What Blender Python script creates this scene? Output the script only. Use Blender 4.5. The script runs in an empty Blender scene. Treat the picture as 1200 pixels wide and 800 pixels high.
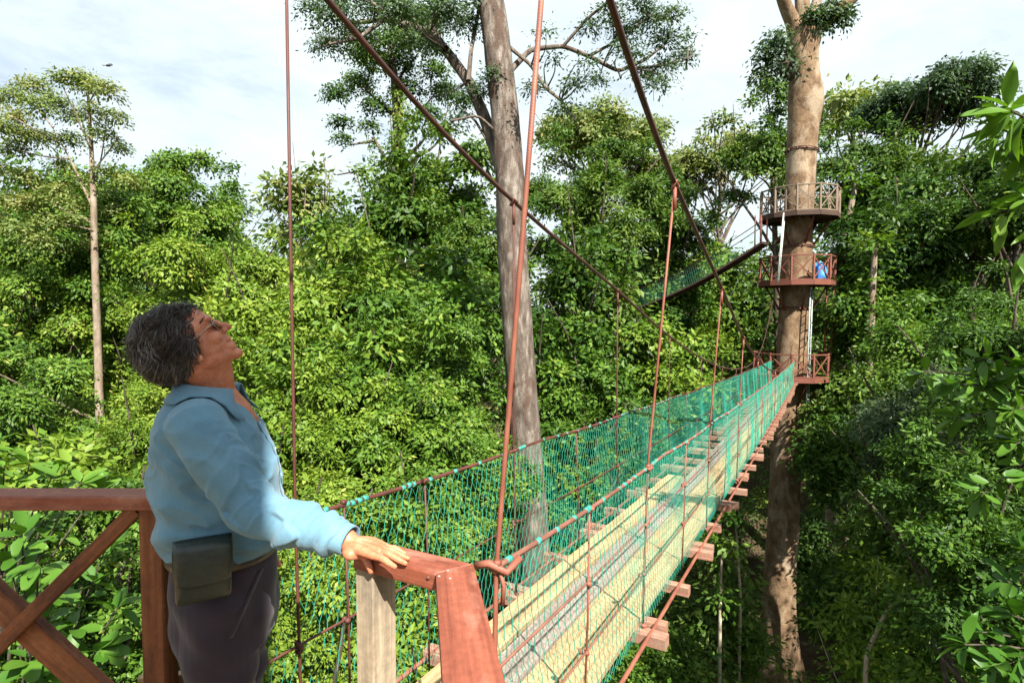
import bpy, math, random
import numpy as np
from mathutils import Vector, Matrix

random.seed(11)
RNG = np.random.default_rng(11)
SC = bpy.context.scene
COL = SC.collection
PI = math.pi
R = math.radians

# ------------------------------------------------------------------ camera
F_PX, HZ, CAM_Z = 667.0, 371.0, 1.63
PITCH = math.atan((400 - HZ) / F_PX)
cam_data = bpy.data.cameras.new('camera')
cam_data.sensor_width = 36.0
cam_data.lens = 36.0 * F_PX / 1200.0
cam_data.clip_start = 0.05
cam_data.clip_end = 3000
cam = bpy.data.objects.new('camera', cam_data)
COL.objects.link(cam)
cam.location = (0, 0, CAM_Z)
cam.rotation_euler = (PI / 2 - PITCH, 0, 0)
SC.camera = cam


def at(u, v, Y):
    """world point seen at photo pixel (u, v) at forward distance Y"""
    cx, cy = (u - 600) / F_PX, -(v - 400) / F_PX
    d = np.array([cx, math.cos(PITCH) + cy * math.sin(PITCH), -math.sin(PITCH) + cy * math.cos(PITCH)])
    d = d * (Y / d[1])
    return np.array([d[0], d[1], CAM_Z + d[2]])


# ------------------------------------------------------------------ object helpers
def tag(o, label=None, cat=None, group=None, kind=None):
    if label: o['label'] = label
    if cat: o['category'] = cat
    if group: o['group'] = group
    if kind: o['kind'] = kind
    return o


def empty(name, loc, label=None, cat=None, group=None):
    o = bpy.data.objects.new(name, None)
    o.empty_display_size = 0.2
    o.location = [float(c) for c in loc]
    COL.objects.link(o)
    return tag(o, label, cat, group)


def link(name, me, mats, parent=None):
    o = bpy.data.objects.new(name, me)
    if not isinstance(mats, (list, tuple)): mats = [mats]
    for m in mats: me.materials.append(m)
    COL.objects.link(o)
    if parent is not None:
        o.parent = parent
        # meshes are written in world coordinates: bring them into the root's frame
        root = parent
        off = np.zeros(3)
        while root is not None:
            off += np.array(root.location); root = root.parent
        if np.abs(off).max() > 0:
            me.transform(Matrix.Translation(-Vector(off)))
    return o


def nrm(v):
    v = np.asarray(v, float)
    return v / max(1e-9, np.linalg.norm(v))


class MB:
    """collects polygons, with a local 'lc' vector per vertex for grain"""
    def __init__(self):
        self.v, self.f, self.lc, self.m, self.sm = [], [], [], [], []

    def add(self, vs, fs, lc=None, mat=0, smooth=False):
        b = len(self.v)
        self.v += [tuple(map(float, p)) for p in vs]
        self.lc += [tuple(map(float, p)) for p in (lc if lc is not None else vs)]
        for f in fs:
            self.f.append([b + i for i in f]); self.m.append(mat); self.sm.append(smooth)

    def board(self, p0, p1, w, t, side=None, ch=0.004, mat=0, segs=1, bow=0.0):
        """a board from p0 to p1 (centres of its ends): w along 'side', t across, chamfered edges"""
        p0, p1 = np.array(p0, float), np.array(p1, float)
        a = nrm(p1 - p0); L = np.linalg.norm(p1 - p0)
        if side is None: side = np.cross(a, [0, 0, 1.0])
        s = np.array(side, float); s = nrm(s - a * s.dot(a)); n = np.cross(s, a)
        n = n if n[2] >= 0 else -n
        hw, ht = w / 2, t / 2
        c = min(ch, hw * .45, ht * .45)
        prof = [(-hw + c, -ht), (hw - c, -ht), (hw, -ht + c), (hw, ht - c), (hw - c, ht), (-hw + c, ht), (-hw, ht - c), (-hw, -ht + c)]
        ro = np.array([random.uniform(0, 50) for _ in range(3)])
        vs, lc = [], []
        for k in range(segs + 1):
            q = k / segs
            cc = p0 + (p1 - p0) * q + n * (bow * math.sin(PI * q))
            for (x, y) in prof:
                vs.append(cc + s * x + n * y); lc.append(ro + np.array([L * q, x, y]))
        fs = []
        for k in range(segs):
            for i in range(8):
                j = (i + 1) % 8
                fs.append([k * 8 + i, k * 8 + j, (k + 1) * 8 + j, (k + 1) * 8 + i])
        fs.append(list(range(7, -1, -1))); fs.append([segs * 8 + i for i in range(8)])
        self.add(vs, fs, lc, mat)

    def tube(self, pts, rad, n=6, mat=0, caps=True, smooth=True, wob=0.0, rng=None):
        pts = [np.array(p, float) for p in pts]
        if not hasattr(rad, '__len__'): rad = [rad] * len(pts)
        m = len(pts)
        T = [nrm(pts[min(i + 1, m - 1)] - pts[max(i - 1, 0)]) for i in range(m)]
        up = np.array([0, 0, 1.0]) if abs(T[0][2]) < .9 else np.array([1.0, 0, 0])
        u = nrm(np.cross(T[0], up))
        vs, lc = [], []
        ro = np.array([random.uniform(0, 50) for _ in range(3)])
        L = 0
        for i in range(m):
            u = nrm(u - T[i] * u.dot(T[i])); w = np.cross(T[i], u)
            if i: L += np.linalg.norm(pts[i] - pts[i - 1])
            for k in range(n):
                a = 2 * PI * k / n
                rr = rad[i]
                if wob: rr *= 1 + wob * (random.random() - .5)
                vs.append(pts[i] + (u * math.cos(a) + w * math.sin(a)) * rr)
                lc.append(ro + np.array([L, rad[i] * math.cos(a), rad[i] * math.sin(a)]))
        fs = []
        for i in range(m - 1):
            for k in range(n):
                j = (k + 1) % n
                fs.append([i * n + k, i * n + j, (i + 1) * n + j, (i + 1) * n + k])
        if caps:
            fs.append(list(range(n - 1, -1, -1))); fs.append([(m - 1) * n + k for k in range(n)])
        self.add(vs, fs, lc, mat, smooth)

    def ball(self, c, r, n=8, mat=0, sq=(1, 1, 1), wob=0.0):
        c = np.array(c, float); vs = [c + np.array([0, 0, -r * sq[2]])]
        rows = max(3, n // 2)
        for i in range(1, rows):
            ph = -PI / 2 + PI * i / rows
            for k in range(n):
                a = 2 * PI * k / n
                q = r * (1 + wob * (random.random() - .5))
                vs.append(c + np.array([q * math.cos(ph) * math.cos(a) * sq[0], q * math.cos(ph) * math.sin(a) * sq[1], q * math.sin(ph) * sq[2]]))
        vs.append(c + np.array([0, 0, r * sq[2]]))
        fs = []
        for k in range(n): fs.append([0, 1 + (k + 1) % n, 1 + k])
        for i in range(rows - 2):
            for k in range(n):
                j = (k + 1) % n; b = 1 + i * n
                fs.append([b + k, b + j, b + n + j, b + n + k])
        b = 1 + (rows - 2) * n; t = len(vs) - 1
        for k in range(n): fs.append([b + k, b + (k + 1) % n, t])
        self.add(vs, fs, None, mat, True)

    def mesh(self, name):
        me = bpy.data.meshes.new(name)
        me.from_pydata(self.v, [], self.f)
        at_ = me.attributes.new('lc', 'FLOAT_VECTOR', 'POINT')
        at_.data.foreach_set('vector', np.array(self.lc, np.float32).ravel())
        me.polygons.foreach_set('material_index', np.array(self.m, np.int32))
        me.polygons.foreach_set('use_smooth', np.array(self.sm, bool))
        me.update()
        return me

    def build(self, name, mats, parent=None):
        return link(name, self.mesh(name), mats, parent)


def tri_mesh(name, V, T, tint=None, smooth=False):
    """fast numpy mesh from vertices (n,3) and triangles (m,3); tint per face"""
    me = bpy.data.meshes.new(name)
    V = np.ascontiguousarray(V, np.float32); T = np.ascontiguousarray(T, np.int32)
    me.vertices.add(len(V)); me.vertices.foreach_set('co', V.ravel())
    me.loops.add(T.size); me.loops.foreach_set('vertex_index', T.ravel())
    me.polygons.add(len(T)); me.polygons.foreach_set('loop_start', np.arange(0, T.size, T.shape[1], dtype=np.int32))
    if tint is not None:
        a = me.attributes.new('tint', 'FLOAT', 'FACE'); a.data.foreach_set('value', np.asarray(tint, np.float32))
    me.polygons.foreach_set('use_smooth', np.full(len(T), smooth))
    me.update(calc_edges=True)
    return me


def prisms(P, Q, r, sides=3):
    """many thin straight strands P[i]->Q[i] of radius r as one vertex/quad array"""
    P, Q = np.asarray(P, float), np.asarray(Q, float)
    r = np.broadcast_to(np.asarray(r, float), (len(P),))
    T = Q - P; T /= np.maximum(1e-9, np.linalg.norm(T, axis=1, keepdims=True))
    up = np.where(np.abs(T[:, 2:3]) < .9, np.array([[0, 0, 1.0]]), np.array([[1.0, 0, 0]]))
    U = np.cross(T, up); U /= np.linalg.norm(U, axis=1, keepdims=True); W = np.cross(T, U)
    V = []
    for k in range(sides):
        a = 2 * PI * k / sides
        o = (U * math.cos(a) + W * math.sin(a)) * r[:, None]
        V += [P + o, Q + o]
    V = np.stack(V, 1)
    n = len(P); base = (np.arange(n) * 2 * sides)[:, None]
    fs = []
    for k in range(sides):
        j = (k + 1) % sides
        fs.append(base + np.array([[2 * k, 2 * j, 2 * j + 1, 2 * k + 1]]))
    return V.reshape(-1, 3), np.concatenate(fs, 0)


# ------------------------------------------------------------------ materials
def newmat(name):
    m = bpy.data.materials.new(name); m.use_nodes = True
    nt = m.node_tree; nt.nodes.clear()
    out = nt.nodes.new('ShaderNodeOutputMaterial')
    return m, nt, out


def N(nt, typ, **kw):
    n = nt.nodes.new(typ)
    for k, v in kw.items():
        if k in n.inputs: n.inputs[k].default_value = v
        else: setattr(n, k, v)
    return n


def ramp(nt, stops, fac):
    r = nt.nodes.new('ShaderNodeValToRGB')
    el = r.color_ramp.elements
    while len(el) < len(stops): el.new(0.5)
    for e, (p, c) in zip(el, stops):
        e.position = p; e.color = (c[0], c[1], c[2], 1)
    nt.links.new(fac, r.inputs['Fac'])
    return r.outputs['Color']


def vec(nt, attr, scale):
    if attr == 'object':
        s = N(nt, 'ShaderNodeTexCoord').outputs['Object']
    else:
        s = N(nt, 'ShaderNodeAttribute', attribute_name=attr).outputs['Vector']
    mp = N(nt, 'ShaderNodeMapping'); mp.inputs['Scale'].default_value = scale
    nt.links.new(s, mp.inputs['Vector'])
    return mp.outputs['Vector']


def noise(nt, v, scale, detail=4, rough=.55, dist=0.0):
    n = N(nt, 'ShaderNodeTexNoise', Scale=scale, Detail=detail, Roughness=rough, Distortion=dist)
    nt.links.new(v, n.inputs['Vector'])
    return n.outputs['Fac']


def mix(nt, a, b, fac, mode='MIX'):
    m = nt.nodes.new('ShaderNodeMix'); m.data_type = 'RGBA'; m.blend_type = mode
    for s, k in ((a, 6), (b, 7), (fac, 0)):
        if hasattr(s, 'is_linked'): nt.links.new(s, m.inputs[k])
        elif k == 0: m.inputs[0].default_value = s
        else: m.inputs[k].default_value = (s[0], s[1], s[2], 1)
    return m.outputs[2]


def finish(nt, out, color, rough=.7, spec=.3, bump=None, bstr=.3, bdist=.01, **kw):
    b = nt.nodes.new('ShaderNodeBsdfPrincipled')
    if hasattr(color, 'is_linked'): nt.links.new(color, b.inputs['Base Color'])
    else: b.inputs['Base Color'].default_value = (*color, 1)
    if hasattr(rough, 'is_linked'): nt.links.new(rough, b.inputs['Roughness'])
    else: b.inputs['Roughness'].default_value = rough
    b.inputs['Specular IOR Level'].default_value = spec
    for k, v in kw.items(): b.inputs[k.replace('_', ' ')].default_value = v
    if bump is not None:
        bp = N(nt, 'ShaderNodeBump', Strength=bstr, Distance=bdist)
        nt.links.new(bump, bp.inputs['Height']); nt.links.new(bp.outputs['Normal'], b.inputs['Normal'])
    nt.links.new(b.outputs['BSDF'], out.inputs['Surface'])
    return b


def wood(name, dark, mid, light, rough=.6, grain=1.0, stain=None, stain_amt=.4, spec=.3):
    m, nt, out = newmat(name)
    v = vec(nt, 'lc', (1.5, 45 * grain, 45 * grain))
    g = noise(nt, v, 1.0, 6, .65, .4)
    c = ramp(nt, [(.25, dark), (.5, mid), (.75, light)], g)
    v2 = vec(nt, 'lc', (3, 9, 9)); blot = noise(nt, v2, 1.0, 4, .6)
    if stain is not None:
        k = ramp(nt, [(.5, (0, 0, 0)), (.68, (stain_amt,) * 3)], blot)
        c = mix(nt, c, stain, k)
    fine = noise(nt, vec(nt, 'lc', (14, 14, 14)), 3.0, 5, .7)
    c = mix(nt, c, ramp(nt, [(.3, (.62, .62, .62)), (.65, (1.1, 1.1, 1.1))], fine), .7, 'MULTIPLY')
    rg = ramp(nt, [(.3, (rough - .12,) * 3), (.7, (rough + .15,) * 3)], blot)
    finish(nt, out, c, rg, spec, g, .55, .004)
    return m


M = {}
M['rail_wood'] = wood('red_stained_wood', (.11, .028, .016), (.21, .058, .032), (.30, .095, .055), .55, 1, (.37, .17, .12), .85, .35)
M['brace_wood'] = wood('old_stained_wood', (.10, .03, .013), (.19, .065, .026), (.28, .115, .05), .65, 1, (.06, .022, .014), .8)
M['post_wood'] = wood('bare_weathered_wood', (.17, .125, .085), (.31, .245, .17), (.42, .34, .24), .8, .8, (.12, .105, .085), .6, .2)
M['yellow_plank'] = wood('pale_yellow_plank', (.22, .14, .066), (.37, .265, .135), (.47, .36, .21), .75, 1, (.19, .125, .07), .5)
M['grey_plank'] = wood('weathered_grey_plank', (.14, .108, .09), (.235, .19, .16), (.33, .28, .245), .85, 1, (.14, .11, .09), .5)
M['beam_wood'] = wood('brown_crossbeam', (.16, .07, .045), (.28, .14, .095), (.38, .22, .16), .7, 1, (.2, .17, .13), .5)
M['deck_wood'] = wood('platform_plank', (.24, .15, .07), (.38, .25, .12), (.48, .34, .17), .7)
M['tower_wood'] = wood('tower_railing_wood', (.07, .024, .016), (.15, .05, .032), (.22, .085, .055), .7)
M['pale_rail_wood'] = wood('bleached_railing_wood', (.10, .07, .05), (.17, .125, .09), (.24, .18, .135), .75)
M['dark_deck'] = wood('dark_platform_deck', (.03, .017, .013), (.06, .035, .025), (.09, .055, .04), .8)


def rope_mat(name, a, b, rough=.7, freq=60):
    m, nt, out = newmat(name)
    w = N(nt, 'ShaderNodeTexWave', Scale=freq, Distortion=1.5); w.bands_direction = 'DIAGONAL'
    nt.links.new(vec(nt, 'lc', (1, 1, 1)), w.inputs['Vector'])
    n = noise(nt, vec(nt, 'lc', (8, 30, 30)), 1.0, 4)
    c = ramp(nt, [(.3, a), (.7, b)], n)
    finish(nt, out, c, rough, .35, w.outputs['Fac'], .2, .0015)
    return m


M['cable'] = rope_mat('rusty_steel_cable', (.03, .014, .013), (.075, .03, .022), .45, 90)
M['hanger'] = rope_mat('red_brown_rod', (.14, .042, .026), (.25, .09, .057), .55, 70)
M['shaded_rod'] = rope_mat('shaded_red_rod', (.05, .016, .012), (.105, .034, .024), .6, 70)  # darker copy of the hanger red: the left side's shade put into the colour
M['hand_rope'] = rope_mat('brown_rope', (.10, .04, .027), (.21, .09, .06), .8, 70)


def plain(name, col, rough=.6, spec=.3, var=.25, scale=14, **kw):
    m, nt, out = newmat(name)
    n = noise(nt, vec(nt, 'object', (1, 1, 1)), scale, 4)
    c = mix(nt, col, ramp(nt, [(.3, (1 - var,) * 3), (.7, (1 + var,) * 3)], n), 1.0, 'MULTIPLY')
    finish(nt, out, c, rough, spec, n, .15, .004, **kw)
    return m


M['net'] = plain('green_net_twine', (.016, .235, .16), .5, .4, .25, 3)
M['old_net'] = plain('dull_green_net', (.02, .13, .08), .6, .3, .25, 3)
M['net_tie'] = plain('turquoise_lashing', (.028, .22, .175), .55, .35, .2, 9)
M['white_paint'] = plain('white_ladder_paint', (.36, .37, .36), .5, .4, .2, 9)
M['grey_metal'] = plain('galvanised_ladder', (.26, .30, .29), .45, .5, .25, 9)
M['red_metal'] = plain('red_painted_strut', (.14, .038, .026), .6, .3, .3, 6)
M['blue_tarp'] = plain('blue_tarpaulin', (.06, .22, .62), .5, .4, .2, 12)
M['iron'] = plain('rusty_iron_band', (.10, .045, .03), .7, .4, .35, 20)
M['bird'] = plain('dark_feathers', (.02, .02, .022), .6)


def bark(name, dark, mid, light, patch, patch_amt=.6, vs=.35, bump=.8, scale=6):
    m, nt, out = newmat(name)
    v = vec(nt, 'object', (1, 1, vs))
    a = noise(nt, v, scale, 8, .62, .3)
    c = ramp(nt, [(.3, dark), (.52, mid), (.72, light)], a)
    b = noise(nt, vec(nt, 'object', (1, 1, .6)), scale * .35, 5, .6, .6)
    k = ramp(nt, [(.52, (0, 0, 0)), (.62, (patch_amt,) * 3)], b)
    c = mix(nt, c, patch, k)
    f = noise(nt, vec(nt, 'object', (1, 1, .8)), scale * 6, 5, .7)
    c = mix(nt, c, ramp(nt, [(.35, (.55, .55, .55)), (.62, (1.1, 1.1, 1.1))], f), .6, 'MULTIPLY')
    finish(nt, out, c, .85, .2, mix(nt, a, f, .4), bump, .05)
    return m


M['tower_bark'] = bark('brown_tower_bark', (.085, .05, .028), (.18, .115, .066), (.27, .185, .115), (.36, .29, .21), .6, .75, 1.0, 3.0)
M['grey_bark'] = bark('mottled_grey_bark', (.05, .037, .03), (.135, .108, .088), (.31, .27, .235), (.085, .05, .035), .8, .3, 1.0, 8)
M['pale_bark'] = bark('pale_bark', (.12, .085, .06), (.23, .18, .135), (.36, .30, .24), (.20, .13, .085), .6, .4, .6, 5)
M['dark_bark'] = bark('dark_forest_bark', (.035, .027, .02), (.07, .052, .038), (.12, .095, .07), (.16, .15, .12), .4, .4, .8, 5)
M['pale_branch'] = bark('pale_branch_bark', (.26, .20, .14), (.40, .33, .25), (.5, .43, .34), (.22, .16, .1), .5, .5, .5, 8)


def leaf_mat(name, stops, rough=.5, spec=.24, trans=.32, tcol=(1.2, 1.25, .5)):
    m, nt, out = newmat(name)
    a = N(nt, 'ShaderNodeAttribute', attribute_name='tint')
    oi = N(nt, 'ShaderNodeObjectInfo')
    c = ramp(nt, stops, a.outputs['Fac'])
    b = nt.nodes.new('ShaderNodeBsdfPrincipled')
    nt.links.new(c, b.inputs['Base Color'])
    b.inputs['Roughness'].default_value = rough
    b.inputs['Specular IOR Level'].default_value = spec
    t = nt.nodes.new('ShaderNodeBsdfTranslucent')
    nt.links.new(mix(nt, c, tcol, 1.0, 'MULTIPLY'), t.inputs['Color'])
    ms = N(nt, 'ShaderNodeMixShader'); ms.inputs[0].default_value = trans
    nt.links.new(b.outputs['BSDF'], ms.inputs[1]); nt.links.new(t.outputs['BSDF'], ms.inputs[2])
    nt.links.new(ms.outputs[0], out.inputs['Surface'])
    return m


G = lambda r, g, b: (r, g, b)
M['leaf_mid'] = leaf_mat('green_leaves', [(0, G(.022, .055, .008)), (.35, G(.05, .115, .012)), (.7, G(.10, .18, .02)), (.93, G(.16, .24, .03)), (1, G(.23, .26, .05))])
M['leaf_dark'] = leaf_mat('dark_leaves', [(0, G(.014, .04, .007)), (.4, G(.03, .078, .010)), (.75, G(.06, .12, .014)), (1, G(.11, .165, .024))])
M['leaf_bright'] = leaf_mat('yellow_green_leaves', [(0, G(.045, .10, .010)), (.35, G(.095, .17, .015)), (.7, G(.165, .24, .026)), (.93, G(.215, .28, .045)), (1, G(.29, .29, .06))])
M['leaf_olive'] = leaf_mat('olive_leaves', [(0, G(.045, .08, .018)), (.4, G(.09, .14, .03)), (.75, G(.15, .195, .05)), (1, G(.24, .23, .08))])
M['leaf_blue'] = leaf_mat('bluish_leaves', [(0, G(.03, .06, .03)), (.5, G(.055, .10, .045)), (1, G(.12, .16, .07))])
M['leaf_big'] = leaf_mat('glossy_broad_leaves', [(0, G(.02, .07, .008)), (.4, G(.045, .125, .012)), (.8, G(.095, .19, .02)), (1, G(.18, .27, .035))], .46, .3)

# ------------------------------------------------------------------ render, world, sun
SC.render.engine = 'CYCLES'
cy = SC.cycles
cy.use_denoising = True
try: cy.denoiser = 'OPENIMAGEDENOISE'
except Exception: pass
cy.max_bounces = 5; cy.diffuse_bounces = 2; cy.glossy_bounces = 2; cy.transmission_bounces = 4; cy.transparent_max_bounces = 4
cy.use_adaptive_sampling = True; cy.adaptive_threshold = 0.02
cy.caustics_reflective = False; cy.caustics_refractive = False
cy.sample_clamp_indirect = 4
SC.view_settings.view_transform = 'Standard'
try: SC.view_settings.look = 'None'
except Exception: pass
SC.view_settings.gamma = 1
SC.view_settings.exposure = EXPOSURE = 1.68

SUN_EL = R(47)
SUN_H = nrm([0.40, -0.92])
sun_d = bpy.data.lights.new('sun', 'SUN'); sun_d.energy = 5.0; sun_d.angle = R(.53); sun_d.color = (1, .95, .85)
sun = bpy.data.objects.new('sun', sun_d); COL.objects.link(sun)
to_sun = Vector((SUN_H[0] * math.cos(SUN_EL), SUN_H[1] * math.cos(SUN_EL), math.sin(SUN_EL)))
sun.rotation_euler = to_sun.to_track_quat('Z', 'Y').to_euler()
sun.location = to_sun * 60

W = bpy.data.worlds.new('World'); SC.world = W; W.use_nodes = True
nt = W.node_tree; nt.nodes.clear()
wo = nt.nodes.new('ShaderNodeOutputWorld'); bg = N(nt, 'ShaderNodeBackground', Strength=0.055)
sky = nt.nodes.new('ShaderNodeTexSky'); sky.sky_type = 'NISHITA'; sky.sun_disc = False
sky.sun_elevation = SUN_EL; sky.sun_rotation = math.atan2(SUN_H[0], SUN_H[1])
sky.altitude = 200; sky.air_density = 1.0; sky.dust_density = 2.0; sky.ozone_density = 1.0
tc = nt.nodes.new('ShaderNodeTexCoord')
mp = N(nt, 'ShaderNodeMapping'); mp.inputs['Scale'].default_value = (1, 1, 2.6); mp.inputs['Rotation'].default_value = (.15, .25, .4)
nt.links.new(tc.outputs['Generated'], mp.inputs['Vector'])
c1 = noise(nt, mp.outputs['Vector'], 2.2, 9, .62, .55)
c2 = noise(nt, mp.outputs['Vector'], 6.5, 8, .6, .8)
cm = mix(nt, c1, c2, .3)
cl = ramp(nt, [(.33, (.45, .45, .45)), (.46, (.84, .84, .84)), (.56, (1, 1, 1))], cm)
skyc = mix(nt, sky.outputs['Color'], (5.7, 6.45, 6.7), cl)
nt.links.new(skyc, bg.inputs['Color']); nt.links.new(bg.outputs[0], wo.inputs['Surface'])
# ------------------------------------------------------------------ near platform and its railings
BO = np.array([-.596, 1.5]); BD = np.array([.474, .8805]); BL = np.array([-.8805, .474])


def BP(s, off, z):
    p = BO + BD * s + BL * off
    return np.array([p[0], p[1], z])


def zh(s): return .92 - .056 * s + .00055 * s * s
def zd(s): return zh(s) - .88


plat = empty('wooden_platform', (-1.2, 0, 0), 'plank floor of the near platform that the man stands on', 'platform')
mb = MB()
y = -3.4
while y < 2.06:
    w = .135
    x1 = min(.35, (.3 - (y + w - 1.5) * .88) / .474 - .596)
    mb.board((-3.1 + random.uniform(-.02, .02), y + w / 2, -.02), (x1, y + w / 2, -.02), w, .04, (0, 1, 0))
    y += w + .008
mb.build('floor', M['deck_wood'], plat)
mb = MB()
for x in (-2.9, -1.7, -.55):
    mb.board((x, -3.3, -.115), (x, 1.7 if x > -.8 else 2.0, -.115), .09, .14, (1, 0, 0))
mb.build('joists', M['brace_wood'], plat)
mb = MB()
mb.board((-1.42, 2.12, .20), (-1.17, 2.12, .22), .12, .03, (0, 0, 1))
mb.build('toe_board', M['yellow_plank'], plat)

rl = empty('wooden_railing', (-1.27, 2.02, 0), 'dark red wooden railing with crossed braces behind the man', 'railing')
mb = MB(); mb.board((-2.35, 2.025, .974), (-1.215, 2.025, .974), .105, .052, (0, 1, 0), .006); mb.build('top_rail', M['rail_wood'], rl)
for (x, y, w) in ((-1.285, 2.03, .083), (-1.165, 2.08, .07), (-2.3, 2.03, .083)):
    mb = MB(); mb.board((x, y, 0), (x, y, .947), w, w, (1, 0, 0), .005); mb.build('post', M['brace_wood'], rl)
mb = MB(); mb.board((-2.245, 2.005, -.03 + .09), (-1.34, 2.005, .945), .052, .03, (1, 0, -1)); mb.build('thin_brace', M['brace_wood'], rl)
mb = MB(); mb.board((-2.245, 2.045, .945), (-1.34, 2.045, .065), .105, .038, (1, 0, 1)); mb.build('wide_brace', M['brace_wood'], rl)

cr = empty('corner_railing', (-.3, 1.45, 0), 'sunlit red wooden corner handrail under the man\'s hand', 'railing')
rb, rr = np.array([.474, .8805, 0]), np.array([.8805, -.474, 0])
A0 = np.array([-.425, 1.5, .9775])
mb = MB()
th = .045
# entrance rail with a mitred end
PA = [A0, A0 + rr * .268, A0 + rr * .268 + np.array([.088, .055, 0]), A0 + rb * .09]
DA = [PA[1] + np.array([.0015, -.001, .002]), PA[1] + np.array([.31, -1.9, .002]), PA[2] + np.array([.36, -1.93, .002]), PA[2] + np.array([.0015, -.001, .002])]


def slab(mb, poly, t, a, segs=1, ch=.005):
    """a flat board on a 4-corner outline (front-left, front-right, back-right, back-left); grain runs along a"""
    a = nrm(a); b = np.cross([0, 0, 1.0], a)
    ctr = sum(poly) / 4
    top, bot, mid1, mid2 = [], [], [], []
    for p in poly:
        q = p + nrm(ctr - p) * ch
        top.append(q + np.array([0, 0, t / 2])); bot.append(q - np.array([0, 0, t / 2]))
        mid1.append(p + np.array([0, 0, t / 2 - ch])); mid2.append(p - np.array([0, 0, t / 2 - ch]))
    vs = bot + mid2 + mid1 + top
    ro = np.array([random.uniform(0, 50) for _ in range(3)])
    lc = [ro + np.array([p.dot(a), p.dot(b), p[2]]) for p in vs]
    fs = [[3, 2, 1, 0], [12, 13, 14, 15]]
    for k in range(3):
        for i in range(4):
            j = (i + 1) % 4
            fs.append([k * 4 + i, k * 4 + j, k * 4 + 4 + j, k * 4 + 4 + i])
    mb.add(vs, fs, lc)


slab(mb, PA, th, rr); mb.build('top_rail', M['rail_wood'], cr)
mb = MB(); slab(mb, DA, th, np.array([.31, -1.9, 0])); mb.build('top_rail', M['rail_wood'], cr)
mb = MB()
pc = A0 + rr * .033 + rb * .05
mb.board((pc[0], pc[1], 0), (pc[0], pc[1], .954), .062, .094, rr, .004); mb.build('post', M['post_wood'], cr)
mb = MB()
pe = DA[1] + np.array([-.05, .25, 0])
mb.board((pe[0], pe[1], 0), (pe[0], pe[1], .954), .08, .08, rr, .004); mb.build('post', M['post_wood'], cr)
for q in (PA[1] + np.array([.012, -.018, .0245]), PA[1] + np.array([.04, -.03, .0245]), PA[1] + np.array([.03, .012, .0245])):
    mb = MB(); mb.ball(q, .0036, 8, 0, (1, 1, .45)); mb.build('nail', M['grey_metal'], cr)
for q in (PA[1] - rr * .02 - rb * .0005 + np.array([0, 0, .008]),):
    mb = MB(); mb.ball(q, .005, 8, 0, (1, 1, 1)); mb.build('nail', M['iron'], cr)

# ------------------------------------------------------------------ the suspension bridge
br = empty('suspension_bridge', BP(0.3, 0, 0), 'long rope and plank canopy bridge with green netting sides leading to the tower tree', 'bridge')
S0, S1 = .32, 24.6
CZ = np.array([(-3, 3.75), (0, 3.04), (.6, 2.81), (1.2, 2.58), (2.05, 2.335), (4.1, 1.875), (6.2, 1.39), (9, .88), (11, .61), (13, .42), (15.5, .30), (18, .36), (20, .68), (22, 1.30), (24.0, 2.12)])


def smooth_interp(t, tab):
    # Catmull-Rom through the table
    xs, ys = tab[:, 0], tab[:, 1]
    i = int(np.clip(np.searchsorted(xs, t) - 1, 0, len(xs) - 2))
    h = xs[i + 1] - xs[i]; q = (t - xs[i]) / h
    m0 = (ys[i + 1] - ys[max(i - 1, 0)]) / (xs[i + 1] - xs[max(i - 1, 0)])
    m1 = (ys[min(i + 2, len(xs) - 1)] - ys[i]) / (xs[min(i + 2, len(xs) - 1)] - xs[i])
    return (2 * q**3 - 3 * q**2 + 1) * ys[i] + (q**3 - 2 * q**2 + q) * h * m0 + (-2 * q**3 + 3 * q**2) * ys[i + 1] + (q**3 - q**2) * h * m1


CZR = CZ.copy(); CZR[-5:, 1] = (.22, .12, .10, .22, .52)
ROFF = np.array([(-3, -.5), (0, -.60), (2.05, -.55), (4.15, -.50), (6.3, -.45), (9, -.42), (13, -.40), (24, -.34)])


def cable_pt(s, side):
    if side > 0: return BP(s, .42, smooth_interp(s, CZ))
    return BP(s, smooth_interp(s, ROFF), smooth_interp(s, CZR))


for side in (1, -1):
    mb = MB()
    pts = [np.array([-.95 + .3 * -side, -1.3, 4.05])] + [cable_pt(s, side) for s in np.linspace(-2.2, 24.0, 90)]
    mb.tube(pts, .0135, 8); mb.build('main_cable', M['cable'], br)

TOPO, BOTO = .42, .40


def rope_pt(s, side, q):
    """point on the net side at height fraction q (0 deck edge, 1 hand rope), with a little sag between the hangers"""
    sag = .018 * q * math.sin(PI * ((s - .38) % 2.07) / 2.07)
    off = BOTO + (TOPO - BOTO) * q
    return BP(s, side * off, zd(s) - .05 + (zh(s) - zd(s) + .05) * q - sag)


for side in (1, -1):
    s_start = .16 if side > 0 else .36
    for q in ((1.0, .5) if side > 0 else (1.0, .66, .33)):
        mb = MB()
        mb.tube([rope_pt(s, side, q) for s in np.linspace(s_start, S1, 140)], .0092 if q == 1 else .0052, 7)
        mb.build('hand_rope' if q == 1 else 'side_rope', M['shaded_rod' if side > 0 else 'hand_rope'], br)
    mb = MB()
    mb.tube([BP(s, side * .455, zd(s) - .045) for s in np.linspace(s_start, S1, 90)], .0115, 7)
    mb.build('edge_rope', M['hanger'], br)

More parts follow.
